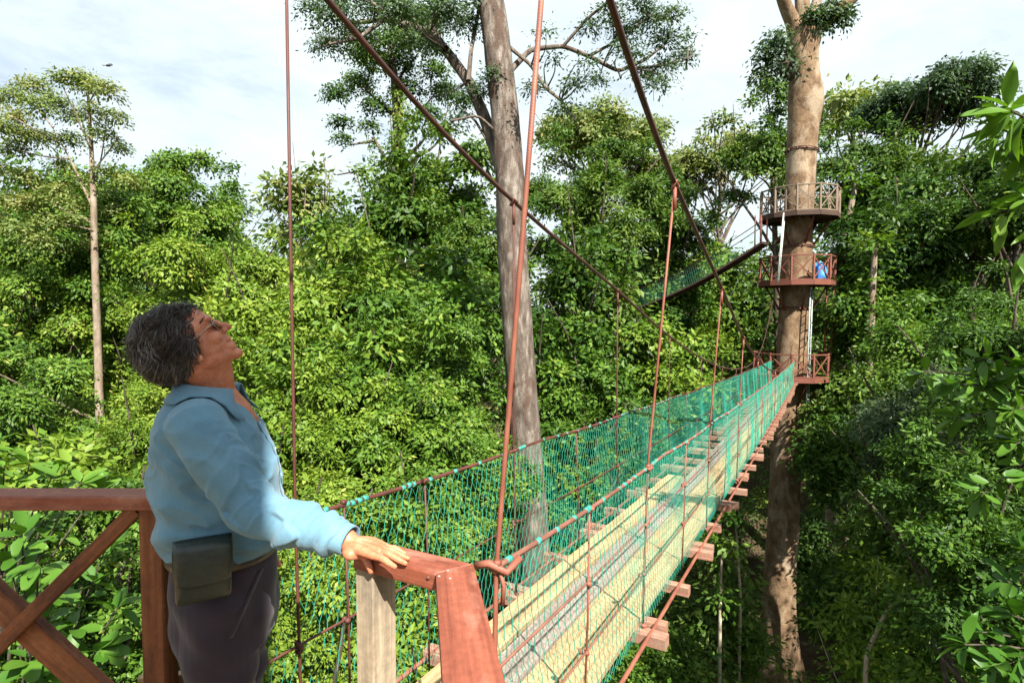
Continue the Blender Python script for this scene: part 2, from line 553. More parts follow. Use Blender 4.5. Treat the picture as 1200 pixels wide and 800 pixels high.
# hangers to the cables and short net posts between them
hs = [.38, 2.06, 4.12, 6.25, 8.5, 10.8, 13.0]
for side in (1, -1):
    for i, s in enumerate(hs):
        lean = 0 if side > 0 else .0
        top = cable_pt(s, side); mid = rope_pt(s, side, 1); bot = rope_pt(s, side, 0) + np.array([0, 0, -.04])
        mb = MB(); rr_ = (.0078 if side < 0 else .0058) if i == 0 else .0068
        mb.tube([top, top + (mid - top) * .5, mid, (mid + bot) / 2, bot], rr_, 7)
        mb.tube([top + np.array([-.02, -.02, -.03]), top + np.array([.0, -.022, .012]), top + np.array([.02, .012, .0]), top + np.array([-.01, .02, -.03])], .010, 6)
        mb.tube([top + np.array([0, 0, -.02]), top + np.array([0, 0, -.14])], .0105, 6)
        for q in ((1, .5, 0) if side > 0 else (1, .66, .33, 0)):
            k = rope_pt(s, side, q)
            for _ in range(4):
                d = np.array([random.gauss(0, .010), random.gauss(0, .010), random.gauss(0, .012)])
                mb.ball(k + d, .013, 6, 0, (1.2, 1.2, .9), .3)
        if i == 0:
            k = rope_pt(s, side, 1)
            mb.tube([k + np.array([-.06, 0, .005]), k + np.array([-.02, -.02, .02]), k + np.array([.03, -.015, -.01]), k + np.array([.07, .02, .02])], .012, 6)
            mb.tube([k + np.array([.01, -.01, 0]), k + np.array([.022, -.012, -.05]), k + np.array([.018, -.01, -.11])], .007, 5)
        mb.build('hanger_rod', M['shaded_rod' if side > 0 else 'hanger'], br)
for side in (1, -1):
    for s in [1.15, 3.1, 5.2, 7.35, 9.6, 11.9, 14.1, 15.2, 16.4, 17.6, 18.8, 20.0, 21.2, 22.4, 23.6] + ([.62] if side > 0 else []):
        mb = MB()
        mb.tube([rope_pt(s, side, 1), rope_pt(s, side, .5) + np.array([.006, 0, 0]), rope_pt(s, side, 0) + np.array([0, 0, -.03])], .005, 6)
        for q in ((1, .5) if side > 0 else (1, .66, .33)):
            for _ in range(3):
                mb.ball(rope_pt(s, side, q) + np.array([random.gauss(0, .007) for _ in range(3)]), .0125, 6, 0, (1.1, 1.1, .9), .3)
        mb.build('net_post', M['shaded_rod' if side > 0 else 'hanger'], br)

# cross beams, planks
bs = []
s = .55; i = 0
while s < S1 - .1:
    bs.append(s + random.uniform(-.04, .04))
    if i % 2 == 0 and s < 9: bs.append(s + .135 + random.uniform(-.01, .02))
    s += .74 if s < 9 else .6
    i += 1
for s in bs:
    mb = MB(); w = random.uniform(.06, .085); j = random.uniform(-.03, .03); e = random.uniform(-.05, .03)
    mb.board(BP(s + j, -.53 + e, zd(s) - .036 - .035), BP(s - j, .545 + e, zd(s) - .036 - .035), w, .066, (BD[0], BD[1], 0), .004)
    mb.build('cross_beam', M['beam_wood'], br)


def plank_run(o0, o1, s0, s1, mat, lens, skew=0):
    s = s0; k = 0
    while s < s1 - .05:
        e = min(s1, s + random.uniform(*lens))
        lift = .003 * (k % 2)
        mb = MB()
        a, b = (o0 + o1) / 2 + random.uniform(-.008, .008), (o0 + o1) / 2 + random.uniform(-.008, .008)
        seg = max(2, int((e - s) / .5))
        w = o1 - o0
        p = [BP(s + (e - s) * q, a + (b - a) * q, zd(s + (e - s) * q) - .018 + lift) for q in np.linspace(0, 1, seg + 1)]
        # a plank that follows the sag: chained boards share one mesh
        prof = [(-w / 2, -.017), (w / 2, -.017), (w / 2, .013), (w / 2 - .004, .017), (-w / 2 + .004, .017), (-w / 2, .013)]
        vs, lc = [], []; ro = np.array([random.uniform(0, 50) for _ in range(3)])
        sd = np.array([BL[0], BL[1], 0])
        for qi, c in enumerate(p):
            tw = random.uniform(-.002, .002)
            for (x, z) in prof:
                vs.append(c + sd * x + np.array([0, 0, z + tw])); lc.append(ro + np.array([(e - s) * qi / seg, x, z]))
        fs = []
        n = 6
        for qi in range(seg):
            for m_ in range(n):
                j = (m_ + 1) % n
                fs.append([qi * n + m_, qi * n + j, (qi + 1) * n + j, (qi + 1) * n + m_])
        fs += [list(range(n - 1, -1, -1)), [seg * n + m_ for m_ in range(n)]]
        mb.add(vs, fs, lc)
        mb.build('deck_plank', M[mat], br)
        s = e + .006; k += 1


plank_run(.15, .335, .33, 5.85, 'yellow_plank', (2.2, 3.4))
plank_run(-.055, .125, .33, S1, 'grey_plank', (2.4, 3.6))
plank_run(-.215, -.075, .33, S1, 'yellow_plank', (2.4, 3.6))
plank_run(-.375, -.245, .33, S1, 'yellow_plank', (2.4, 3.6))

# netting: diamond mesh of twine on both sides, with its turquoise lashings
for side in (1, -1):
    s_a = .2 if side > 0 else .4
    cw, rows = .05, 12
    n = int((S1 - s_a) / cw)
    P = np.zeros((rows + 1, n + 1, 3))
    for j in range(rows + 1):
        q = j / rows
        ss = s_a + (np.arange(n + 1) + .5 * (j % 2)) * cw
        for i, sx in enumerate(ss):
            P[j, i] = rope_pt(sx, side, q)
    ph = RNG.uniform(0, 6, 4)
    sx = s_a + np.arange(n + 1) * cw
    for j in range(rows + 1):
        q = j / rows; bell = math.sin(PI * q)
        out = bell * (.02 * np.sin(sx * 2.1 + ph[0]) + .014 * np.sin(sx * 5.3 + ph[1] + q * 3))
        P[j, :, 0] += BL[0] * out * side; P[j, :, 1] += BL[1] * out * side
        along = bell * (.012 * np.sin(sx * 1.3 + ph[2] + 4 * q) + RNG.normal(0, .0035, n + 1))
        P[j, :, 0] += BD[0] * along; P[j, :, 1] += BD[1] * along
        P[j, :, 2] += bell * (RNG.normal(0, .004, n + 1) + .012 * np.sin(sx * 1.7 + ph[3]))
    # hexagonal knotting: every knot is a short twisted length, thinner strands run between the knots
    hk = (zh(sx) - zd(sx) + .05) / rows * .17
    dz = np.zeros((n + 1, 3)); dz[:, 2] = hk
    a_, b_, r_ = [], [], []
    for j in range(rows):
        lo, hi = P[j] + dz, P[j + 1] - dz
        if j % 2 == 0: prs = [(lo, hi), (lo[1:], hi[:-1])]
        else: prs = [(lo, hi), (lo[:-1], hi[1:])]
        for aa, bb in prs: a_.append(aa); b_.append(bb); r_.append(np.full(len(aa), .0012))
        a_.append(P[j] - dz * (j > 0)); b_.append(lo); r_.append(np.full(n + 1, .0021))
    V, Fq = prisms(np.concatenate(a_), np.concatenate(b_), np.concatenate(r_), 3)
    me = tri_mesh('net', V, Fq, None, True)
    link('net', me, M['net'], br)
    s = s_a + .05; nl_ = 0
    while s < 9 and nl_ < 49:
        mb = MB(); nl_ += 1
        c = rope_pt(s, side, 1); t = nrm(rope_pt(s + .05, side, 1) - c)
        L = random.uniform(.006, .014)
        for q_ in range(2):
            o_ = np.array([random.gauss(0, .0015) for _ in range(3)]) + t * (q_ * .009)
            mb.tube([c - t * L + o_, c + o_, c + t * L * .8 + o_], [.0105, .0118, .0103], 7)
        mb.build('lashing', M['net_tie'], br)
        s += random.choice((.03, .06, .12, .2)) * random.uniform(.8, 1.3) * (1 + s * .12)

# ------------------------------------------------------------------ tower tree with its platforms
TY = 25.0
TP = [(916, 840, 74), (915, 800, 60), (914, 770, 47), (913, 740, 40), (913, 700, 36), (918, 600, 35), (923, 500, 34), (929, 400, 33), (934, 300, 33), (938, 200, 32),
      (941, 145, 33), (944.5, 115, 38), (943, 88, 31), (940, 62, 34), (943, 40, 36)]


def tower_c(v):
    us = [p[0] for p in TP][::-1]; vs = [p[1] for p in TP][::-1]
    return at(np.interp(v, vs, us), v, TY)


def px(d, Y=TY): return d / F_PX * Y


def dense_trunk(P, r, n=22, step=.35, lump=.05, seed=0, flare=None):
    """a trunk tube with bumps and, near its foot, buttress ribs"""
    P = np.array(P, float); r = np.array(r, float)
    d = np.r_[0, np.cumsum(np.linalg.norm(np.diff(P, axis=0), axis=1))]
    m = max(4, int(d[-1] / step)); t = np.linspace(0, d[-1], m + 1)
    C = np.stack([np.interp(t, d, P[:, k]) for k in range(3)], 1)
    C[1:-1] = (C[:-2] + 2 * C[1:-1] + C[2:]) / 4
    rr = np.interp(t, d, r); rr[1:-1] = (rr[:-2] + 2 * rr[1:-1] + rr[2:]) / 4
    g = np.random.default_rng(seed)
    a = np.linspace(0, 2 * PI, n, endpoint=False)
    V = np.zeros((m + 1, n, 3))
    ph = g.uniform(0, 6, 8)
    T = np.gradient(C, axis=0); T /= np.linalg.norm(T, axis=1, keepdims=True)
    u = np.cross(T[0], [0, 1.0, 0.0]);
    if np.linalg.norm(u) < .2: u = np.cross(T[0], [1.0, 0, 0])
    u = nrm(u)
    for i in range(m + 1):
        u = nrm(u - T[i] * u.dot(T[i])); w = np.cross(T[i], u)
        k = 1 + lump * (np.sin(2 * a + ph[0] + t[i] * .5) * .5 + np.sin(3 * a + ph[1] - t[i] * .8) * .4 + np.sin(5 * a + ph[2] + t[i] * 1.7) * .25 + g.normal(0, .16, n))
        if flare and t[i] < flare:
            k = k + .55 * (1 - t[i] / flare) ** 2 * np.maximum(0, np.cos(2.5 * a + ph[3])) ** 2
        V[i] = C[i] + (np.cos(a)[:, None] * u + np.sin(a)[:, None] * w) * (rr[i] * k)[:, None]
    idx = np.arange((m + 1) * n).reshape(m + 1, n)
    A, B = idx[:-1], idx[1:]
    F = np.stack([A, np.roll(A, -1, 1), np.roll(B, -1, 1), B], -1).reshape(-1, 4)
    return V.reshape(-1, 3), F


def trunk_obj(name, parts, mat, parent):
    Vs, Fs, b = [], [], 0
    for V, F in parts:
        Vs.append(V); Fs.append(F + b); b += len(V)
    me = tri_mesh(name, np.concatenate(Vs), np.concatenate(Fs), None, True)
    return link(name, me, mat, parent)


base = at(916, 840, TY)
tw = empty('tower_tree', base, 'huge brown emergent tree trunk carrying the round lookout platforms', 'tree')
PT = [at(u, v, TY) for (u, v, d) in TP]; RT = [px(d) / 2 for (_, _, d) in TP]
trunk_obj('trunk', [dense_trunk(PT, RT, 32, .22, .05, 3, 3.0)], M['tower_bark'], tw)


def limb(pts, rads, seed): return dense_trunk([at(*p) for p in pts], [px(q) / 2 for q in rads], 12, .25, .07, seed)


trunk_obj('limb', [limb([(938, 62, TY), (930, 28, TY), (921, 8, TY - .2), (905, -40, TY - .6), (870, -120, TY - 1)], (19, 16, 14, 12, 8), 1)], M['tower_bark'], tw)
trunk_obj('limb', [limb([(943, 60, TY), (941, 20, TY + .2), (938, -20, TY + .4), (945, -120, TY + .5)], (22, 16, 14, 11), 2)], M['tower_bark'], tw)
trunk_obj('limb', [limb([(946, 62, TY), (954, 38, TY), (975, 20, TY), (1000, -2, TY - .2), (1040, -50, TY - .6)], (18, 16, 14, 12, 9), 4)], M['tower_bark'], tw)
trunk_obj('limb', [limb([(944, 58, TY + .2), (950, 30, TY + .8), (958, 0, TY + 1.2), (970, -80, TY + 2)], (15, 13, 12, 9), 5)], M['pale_bark'], tw)
mb = MB(); mb.ball(at(923, 82, TY - .35), .42, 14, 0, (.9, .9, 1.1), .25); mb.build('burl', M['dark_bark'], tw)

for v in (178, 290, 362):
    c = tower_c(v); mb = MB(); rad = px(np.interp(v, [p[1] for p in TP][::-1], [p[2] for p in TP][::-1])) / 2
    for dz in (0, .07):
        mb.tube([c + np.array([math.cos(a) * (rad + .035), math.sin(a) * (rad + .035), dz + .03 * math.sin(a * 2)]) for a in np.linspace(0, 2 * PI, 33)], .022, 5)
    for k in range(11):
        a = k * 2 * PI / 11
        mb.ball(c + np.array([math.cos(a) * (rad + .06), math.sin(a) * (rad + .06), .03]), .06, 6, 0, (.7, .7, 1))
    o = mb.build('iron_band', M['iron'])
    tag(o, {178: 'rusty iron band round the tower trunk above the top platform', 290: 'rusty iron band round the tower trunk between the upper and middle platforms',
            362: 'rusty iron band round the tower trunk just below the middle platform'}[v], 'band', 'iron bands on the tower trunk')


def lookout(v_deck, rad, rail_h, label, mw, md, rot, star=True, strut=True, posts=True):
    c = tower_c(v_deck)
    root = empty('lookout_platform', c, label, 'platform', 'platforms on the tower tree')
    n = 11
    ang = [rot + 2 * PI * k / n for k in range(n)]
    cs = [c + np.array([math.cos(a) * rad, math.sin(a) * rad, 0]) for a in ang]
    mb = MB()
    top = [p + np.array([0, 0, .03]) for p in cs]; bot = [p - np.array([0, 0, .05]) for p in cs]
    fs = [[i for i in range(n)], [n + i for i in range(n - 1, -1, -1)]] + [[i, n + i, n + (i + 1) % n, (i + 1) % n] for i in range(n)]
    mb.add(top + bot, fs)
    mb.build('deck', M[md], root)
    mb = MB()
    for i in range(n):
        j = (i + 1) % n
        mb.board(cs[i] * .995 + c * .005 + np.array([0, 0, -.07]), cs[j] * .995 + c * .005 + np.array([0, 0, -.07]), .20, .05, (0, 0, 1))
    for a in ang[:4]:
        d = np.array([math.cos(a), math.sin(a), 0]) * rad * .96
        mb.board(c - d + np.array([0, 0, -.11]), c + d + np.array([0, 0, -.11]), .09, .11)
    mb.build('joists', M[md], root)
    for i in range(n):
        p = c + (cs[i] - c) * .975
        mb = MB(); mb.board(p + np.array([0, 0, .03]), p + np.array([0, 0, rail_h + .05]), .075, .075, (1, 0, 0)); mb.build('post', M[mw], root)
        q = c + (cs[(i + 1) % n] - c) * .975
        mb = MB(); up = np.array([0, 0, 1.0])
        mb.board(p + up * rail_h, q + up * rail_h, .09, .05); mb.build('top_rail', M[mw], root)
        mb = MB()
        mb.board(p + up * .1, q + up * (rail_h - .05), .05, .03, up)
        mb.board(p + up * (rail_h - .05) + (c - p) * .02, q + up * .1 + (c - q) * .02, .05, .03, up)
        if star:
            m_ = (p + q) / 2
            mb.board(m_ + up * .05, m_ + up * rail_h, .05, .028, (q - p))
            mb.board(p + up * rail_h * .52, q + up * rail_h * .52, .045, .025, up)
        mb.board(p + up * .06, q + up * .06, .05, .03, up)
        mb.build('cross_brace', M[mw], root)
    if strut:
        for k in range(6):
            a = rot + 2 * PI * (k + .3) / 6
            d = np.array([math.cos(a), math.sin(a), 0])
            mb = MB(); mb.tube([c + d * .60 + np.array([0, 0, -1.25]), c + d * rad * .82 + np.array([0, 0, -.1])], .045, 6); mb.build('strut', M['red_metal'], root)
    return root, c


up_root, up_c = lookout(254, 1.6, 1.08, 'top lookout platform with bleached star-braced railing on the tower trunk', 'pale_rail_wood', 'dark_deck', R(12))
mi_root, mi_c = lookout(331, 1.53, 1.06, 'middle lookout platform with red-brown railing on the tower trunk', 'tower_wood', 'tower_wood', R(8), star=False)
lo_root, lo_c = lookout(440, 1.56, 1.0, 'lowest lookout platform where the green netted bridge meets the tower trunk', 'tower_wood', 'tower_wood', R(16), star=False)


def ladder(p0, p1, w, side, r, n, mat, label):
    p0, p1 = np.array(p0), np.array(p1)
    root = empty('ladder', p0, label, 'ladder', 'ladders on the tower tree')
    s = nrm(side) * w / 2
    for k in (-1, 1):
        mb = MB(); mb.tube([p0 + s * k, p1 + s * k], r, 6); mb.build('side_rail', M[mat], root)
    for i in range(n):
        q = (i + .5) / n; c = p0 + (p1 - p0) * q
        mb = MB(); mb.tube([c - s, c + s], r * .7, 6); mb.build('rung', M[mat], root)


ladder(at(911.5, 332, 23.75), at(919, 250, 23.95), .22, (.6, .8, 0), .03, 9, 'white_paint', 'white ladder leaning between the middle and top tower platforms')
ladder(at(945.5, 490, 24.0), at(951, 338, 24.1), .22, (.75, .65, 0), .028, 17, 'grey_metal', 'pale metal ladder hanging between the lowest and middle tower platforms')
ladder(at(969, 436, 24.6), at(973, 338, 24.7), .34, (1, .2, 0), .03, 9, 'red_metal', 'dark red ladder at the right rim between the lowest and middle platforms')

# crumpled blue tarp on the middle platform
g = np.random.default_rng(5)
tb = MB(); tb.ball((0, 0, 0), 1, 18, 0, (1, 1, 1), 0)
tv = np.array(tb.v)
for _ in range(14):
    d = g.normal(0, 1, 3); d /= np.linalg.norm(d)
    tv = tv * (1 + .09 * np.sin(tv @ d * g.uniform(3, 7) + g.uniform(0, 6)))[:, None]
tv = tv * np.array([.27, .22, .36])
tpos = at(960, 322, 24.15)
tb.v = [tuple(p + np.array([tpos[0], tpos[1], mi_c[2] + .40])) for p in tv]
tag(tb.build('blue_tarp', M['blue_tarp']), 'crumpled bright blue tarpaulin bundle on the middle tower platform', 'tarpaulin')

# second walkway, from under the top platform to the forest behind
w0 = at(897, 284, 24.4); w1 = at(752, 360, 29.0)
wk = empty('canopy_walkway', w0, 'distant second walkway sloping down from beneath the top tower platform', 'bridge')
wd = nrm((w1 - w0) * np.array([1, 1, 0])); wl = np.array([-wd[1], wd[0], 0])
def WP(t, off, h): return w0 + (w1 - w0) * t + wl * off + np.array([0, 0, h - .25 * math.sin(PI * t)])
mb = MB()
for k in range(60):
    t = (k + .5) / 60
    mb.board(WP(t, -.3, -.05), WP(t, .3, -.05), .2, .04, wd)
for off in (-.18, 0, .18):
    for k in range(12):
        mb.board(WP(k / 12, off, .0), WP((k + 1) / 12, off, .0), .2, .04, wl)
for off in (-.31, .31):
    for k in range(12):
        mb.board(WP(k / 12, off, -.02), WP((k + 1) / 12, off, -.02), .09, .04, (0, 0, 1))
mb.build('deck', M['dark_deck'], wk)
for off in (-.33, .33):
    mb = MB(); mb.tube([WP(t, off, .9) for t in np.linspace(0, 1, 20)], .02, 5); mb.build('hand_rope', M['cable'], wk)
    a_, b_ = [], []
    nn, rows = 60, 4
    for j in range(rows):
        for i in range(nn):
            t0 = (i + .5 * (j % 2)) / nn
            for dt in (-.5, .5):
                t1 = t0 + dt / nn
                if 0 <= t1 <= 1 and t0 <= 1:
                    a_.append(WP(t0, off, .9 * j / rows)); b_.append(WP(t1, off, (j + 1) * .9 / rows))
    V, Fq = prisms(a_, b_, .0017, 3)
    link('net', tri_mesh('net', V, Fq), M['old_net'], wk)
for t in (.012, .05):
    for off in (-.31, .31):
        mb = MB(); mb.tube([WP(t, off, -.1), np.array([*WP(t, off, 0)[:2], up_c[2] - .05])], .03, 5); mb.build('hanger_rod', M['red_metal'], wk)
# ------------------------------------------------------------------ terrain
def gz(x, y):
    x, y = np.asarray(x, float), np.asarray(y, float)
    z = -14.3 + np.minimum(9, .42 * np.maximum(0, -x - 3)) + np.minimum(14, .30 * np.maximum(0, y - 31)) + np.minimum(8, .5 * np.maximum(0, x - 18))
    z = z + .5 * np.sin(x * .35 + 1) * np.cos(y * .28) + .22 * np.sin(x * 1.1 + y * .9)
    return z


mg, ntg, outg = newmat('forest_floor')
vg = vec(ntg, 'object', (1, 1, 1))
cg = ramp(ntg, [(.3, (.03, .02, .012)), (.5, (.06, .042, .025)), (.62, (.04, .06, .015)), (.8, (.10, .075, .045))], noise(ntg, vg, .9, 8, .65))
finish(ntg, outg, cg, .95, .1, noise(ntg, vg, 5, 6, .7), .8, .1)
xs = np.concatenate([np.linspace(-900, -70, 14), np.linspace(-62, 72, 120), np.linspace(80, 900, 14)])
ys = np.concatenate([np.linspace(-700, -40, 10), np.linspace(-32, 90, 110), np.linspace(100, 1500, 16)])
X, Yg = np.meshgrid(xs, ys)
V = np.stack([X, Yg, gz(X, Yg)], -1).reshape(-1, 3)
ii = np.arange(len(xs) * len(ys)).reshape(len(ys), len(xs))
Fg = np.stack([ii[:-1, :-1], ii[:-1, 1:], ii[1:, 1:], ii[1:, :-1]], -1).reshape(-1, 4)
tag(link('ground', tri_mesh('ground', V, Fg, None, True), mg), 'brown leaf-littered forest floor far below the bridge', 'ground', None, 'structure')


# ------------------------------------------------------------------ foliage
def rdirs(g, n):
    d = g.normal(0, 1, (n, 3)); return d / np.linalg.norm(d, axis=1, keepdims=True)


def leaf_cloud(g, lobes, n, L, tint, up=.55, jit=.55, k=12, spread=2.0, wid=.5, droop=.25, shell=.55, tvar=.16, floor=-.45):
    """n leaves in clusters on ellipsoid lobes [(centre, rx, rz)] -> vertices, triangles, tints"""
    C = np.array([l[0] for l in lobes]); RX = np.array([l[1] for l in lobes]); RZ = np.array([l[2] for l in lobes])
    nc = max(1, n // k)
    pr = RX * (RX + RZ); pr = pr / pr.sum()
    li = g.choice(len(lobes), nc, p=pr)
    d = rdirs(g, nc)
    bad = d[:, 2] < floor; d[bad, 2] *= -1
    rad = shell + (1.04 - shell) * g.random(nc) ** .6
    cc = C[li] + d * rad[:, None] * np.stack([RX[li], RX[li], RZ[li]], 1)
    cn = d * (1 - up) + np.array([0, 0, up]); cn += rdirs(g, nc) * .25
    cn /= np.linalg.norm(cn, axis=1, keepdims=True)
    ct = tint + g.normal(0, tvar, nc) + g.normal(0, tvar * .7, len(lobes))[li]
    # leaves
    i = np.repeat(np.arange(nc), k); m = len(i)
    off = g.normal(0, 1, (m, 3)); off -= cn[i] * (off * cn[i]).sum(1, keepdims=True) * .65
    ll = L * (.6 + .7 * g.random(m))
    p = cc[i] + off * (spread * L * .5)
    nn = cn[i] + rdirs(g, m) * jit; nn /= np.linalg.norm(nn, axis=1, keepdims=True)
    ax = off + d[i] * .8 + rdirs(g, m) * .5; ax -= nn * (ax * nn).sum(1, keepdims=True)
    ax /= np.maximum(1e-6, np.linalg.norm(ax, axis=1, keepdims=True))
    ax[:, 2] -= droop * g.random(m); ax /= np.linalg.norm(ax, axis=1, keepdims=True)
    sd = np.cross(nn, ax); sd /= np.maximum(1e-6, np.linalg.norm(sd, axis=1, keepdims=True))
    w = (ll * wid * .5)[:, None]; l = ll[:, None]
    V = np.stack([p - ax * l * .5, p - ax * l * .02 + sd * w - nn * w * .3, p + ax * l * .5 - nn * l * .1, p - ax * l * .02 - sd * w - nn * w * .3], 1).reshape(-1, 3)
    b = (np.arange(m) * 4)[:, None]
    T = np.concatenate([b + np.array([[0, 2, 1]]), b + np.array([[0, 3, 2]])], 1).reshape(-1, 3)
    tt = np.clip(np.repeat(ct[i] + g.normal(0, tvar * .6, m), 2), 0, 1)
    return V, T, tt


def make_lobes(g, c, Rx, Hz, nl, rl=(.15, .30), flat=.62, low=-.35):
    """boughs in uneven directions, each ending in a handful of small leaf clumps"""
    lb = []
    nb_ = max(6, nl // 3)
    for k in range(nb_):
        a = 2.4 * k + g.normal(0, .3)
        z = np.clip(low + (1 - low) * (k + .5) / nb_ + g.normal(0, .12), -1, 1)
        rr_ = math.sqrt(max(0, 1 - z * z))
        d = np.array([rr_ * math.cos(a), rr_ * math.sin(a), z])
        q = g.uniform(.5, .98)
        bc = c + d * q * np.array([Rx, Rx, Hz])
        for _ in range(int(g.integers(3, 7))):
            r = g.uniform(*rl) * Rx
            o = rdirs(g, 1)[0] * np.array([1, 1, .6]) * Rx * g.uniform(.08, .34)
            lb.append((bc + o, r, r * flat * g.uniform(.75, 1.2)))
    for _ in range(5):
        lb.append((c + rdirs(g, 1)[0] * np.array([Rx, Rx, Hz]) * .3, Rx * .3, Hz * .26))
    return lb


def branch(g, p0, p1, r0, r1, bend=.12, n=7, sides=7):
    p0, p1 = np.array(p0, float), np.array(p1, float)
    L = np.linalg.norm(p1 - p0); t = np.linspace(0, 1, n)
    b = g.normal(0, 1, 3) * bend * L; b2 = g.normal(0, 1, (n, 3)) * bend * .18 * L
    P = p0 + (p1 - p0) * t[:, None] + b * (t * (1 - t) * 2)[:, None] + b2 * (t * (1 - t) * 4)[:, None]
    return dense_trunk(P, r0 + (r1 - r0) * t, sides, L / n, .05, int(g.integers(1e6)))


def near_leaves(g, P, A, Nn, L, W, tint, tvar=.1):
    """broad curved leaves: base points P, axes A, normals Nn, lengths L, widths W"""
    ts = np.array([0, .16, .42, .74, 1.0]); ws = np.array([.06, .62, 1.0, .66, .0])
    A = A / np.linalg.norm(A, axis=1, keepdims=True); Nn = Nn - A * (Nn * A).sum(1, keepdims=True)
    Nn /= np.maximum(1e-6, np.linalg.norm(Nn, axis=1, keepdims=True)); S = np.cross(Nn, A)
    m = len(P); rows = []
    dr = g.uniform(.05, .35, m)
    for t, w in zip(ts, ws):
        c = P + A * (L * t)[:, None] - Nn * (dr * L * t * t)[:, None]
        e = S * (W * w * .5)[:, None]; lift = Nn * (W * w * .14)[:, None]
        rows += [c - e + lift, c, c + e + lift]
    V = np.stack(rows, 1)
    tri = []
    for s in range(4):
        a = s * 3
        for j in (0, 1):
            tri += [[a + j, a + j + 1, a + j + 4], [a + j, a + j + 4, a + j + 3]]
    tri = np.array(tri)
    T = ((np.arange(m) * 15)[:, None, None] + tri[None]).reshape(-1, 3)
    tt = np.clip(np.repeat(tint + g.normal(0, tvar, m), len(tri)), 0, 1)
    return V.reshape(-1, 3), T, tt


def join_leaves(parts):
    Vs, Ts, tt, b = [], [], [], 0
    for V, T, t in parts:
        Vs.append(V); Ts.append(T + b); tt.append(t); b += len(V)
    return np.concatenate(Vs), np.concatenate(Ts), np.concatenate(tt)


SEED = [100]


def tree(u, v, Y, Rx, Hz, label, mat='leaf_mid', tint=.45, leafpx=7.0, cover=1.35, nl=13, bk='dark_bark', tr=None, foot=None, name='forest_tree', cat='tree',
         group='trees of the rainforest round the bridge', lobes=None, up=.38, flat=.8, limbs=9, jit=.55, wid=.5, trunk_px=None, nmax=42000, low=-.35, shell=.55):
    SEED[0] += 1; spray = False
    g = np.random.default_rng(SEED[0])
    if low == -.35 and flat == .8:
        low, nl, cover, flat, shell, leafpx, jit = -.85, 36, cover * g.uniform(1.05, 1.35), g.uniform(.5, .75), g.uniform(.15, .4), leafpx * (g.uniform(.56, .8) if g.random() < .6 else g.uniform(.9, 1.3)), g.uniform(.45, .75)
        wid = wid if wid < .45 else g.uniform(.36, .56); spray = True
        q_ = 1.7 if Y < 21 else 1.35
        v += Hz * (q_ - 1) * .8 / Y * F_PX; Hz *= q_
    c = at(u, v, Y)
    if lobes is None:
        lb = make_lobes(g, c, Rx, Hz, nl, flat=flat, low=low)
        if spray:
            for _ in range(26):
                d_ = rdirs(g, 1)[0]; d_[2] = abs(d_[2]) * (1 if g.random() < .75 else -.6)
                r_ = g.uniform(.06, .13) * Rx
                lb.append((c + d_ * np.array([Rx, Rx, Hz]) * g.uniform(.95, 1.22), r_ * 1.2, r_))
    else:
        lb = [(at(a, b, Y + dy), px(r, Y), px(r, Y) * fz) for (a, b, dy, r, fz) in lobes]
    L = leafpx / F_PX * Y
    area = sum(4 * PI * l[1] * (l[1] * .4 + l[2] * .6) for l in lb)
    n = int(min(nmax, cover * area * .62 / (.5 * wid * L * L)))
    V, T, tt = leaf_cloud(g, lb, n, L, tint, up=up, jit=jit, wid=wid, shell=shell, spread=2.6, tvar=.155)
    if foot is None:
        fx, fy = c[0] + g.normal(0, .5), c[1] + g.normal(0, .5)
    else:
        fx, fy = foot
    f = np.array([fx, fy, float(gz(fx, fy)) - .2])
    root = empty(name, f, label, cat, group)
    h = c[2] - f[2]
    r0 = tr if tr else max(.07, min(.32, h * .014))
    tip = c + np.array([0, 0, -Hz * .15])
    k = np.linspace(0, 1, 6)[:, None]
    P = f + (tip - f) * k + (g.normal(0, .02, (6, 3)) * h) * (k * (1 - k) * 2)
    parts = [dense_trunk(P, np.linspace(r0, r0 * .4, 6), 9, max(.5, h / 22), .05, SEED[0])]
    order = g.permutation(len(lb))[:limbs]
    for j in order:
        q = g.uniform(.72, .95)
        b0 = f + (tip - f) * q
        if lb[j][0][2] < b0[2]: b0 = f + (tip - f) * .66
        parts.append(branch(g, b0, lb[j][0] + (lb[j][0] - c) * .35, r0 * .33, r0 * .07, .1, 6, 5))
    trunk_obj('trunk', parts, M[bk], root)
    link('crown', tri_mesh('crown', V, T, tt), M[mat], root)
    return root


# --- left side of the view
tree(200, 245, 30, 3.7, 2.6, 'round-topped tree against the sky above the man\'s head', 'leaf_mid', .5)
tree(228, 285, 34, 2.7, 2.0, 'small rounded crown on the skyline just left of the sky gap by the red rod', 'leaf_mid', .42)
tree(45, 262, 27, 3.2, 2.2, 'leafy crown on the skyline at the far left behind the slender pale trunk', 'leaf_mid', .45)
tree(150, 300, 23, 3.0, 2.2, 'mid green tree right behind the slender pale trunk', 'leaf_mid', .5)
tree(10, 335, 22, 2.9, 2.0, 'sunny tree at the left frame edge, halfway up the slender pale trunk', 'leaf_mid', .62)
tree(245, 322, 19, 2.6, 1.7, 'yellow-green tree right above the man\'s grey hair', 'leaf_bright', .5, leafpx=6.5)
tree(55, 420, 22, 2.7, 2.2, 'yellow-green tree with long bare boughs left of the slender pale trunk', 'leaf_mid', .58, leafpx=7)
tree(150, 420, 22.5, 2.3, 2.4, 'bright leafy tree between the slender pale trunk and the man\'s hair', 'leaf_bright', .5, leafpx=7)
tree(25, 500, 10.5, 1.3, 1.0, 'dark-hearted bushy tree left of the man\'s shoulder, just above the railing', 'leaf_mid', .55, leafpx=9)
tree(145, 525, 11, 1.15, .95, 'yellow-green bush right behind the man\'s back, above the railing', 'leaf_bright', .48, leafpx=8, name='forest_bush', cat='bush')
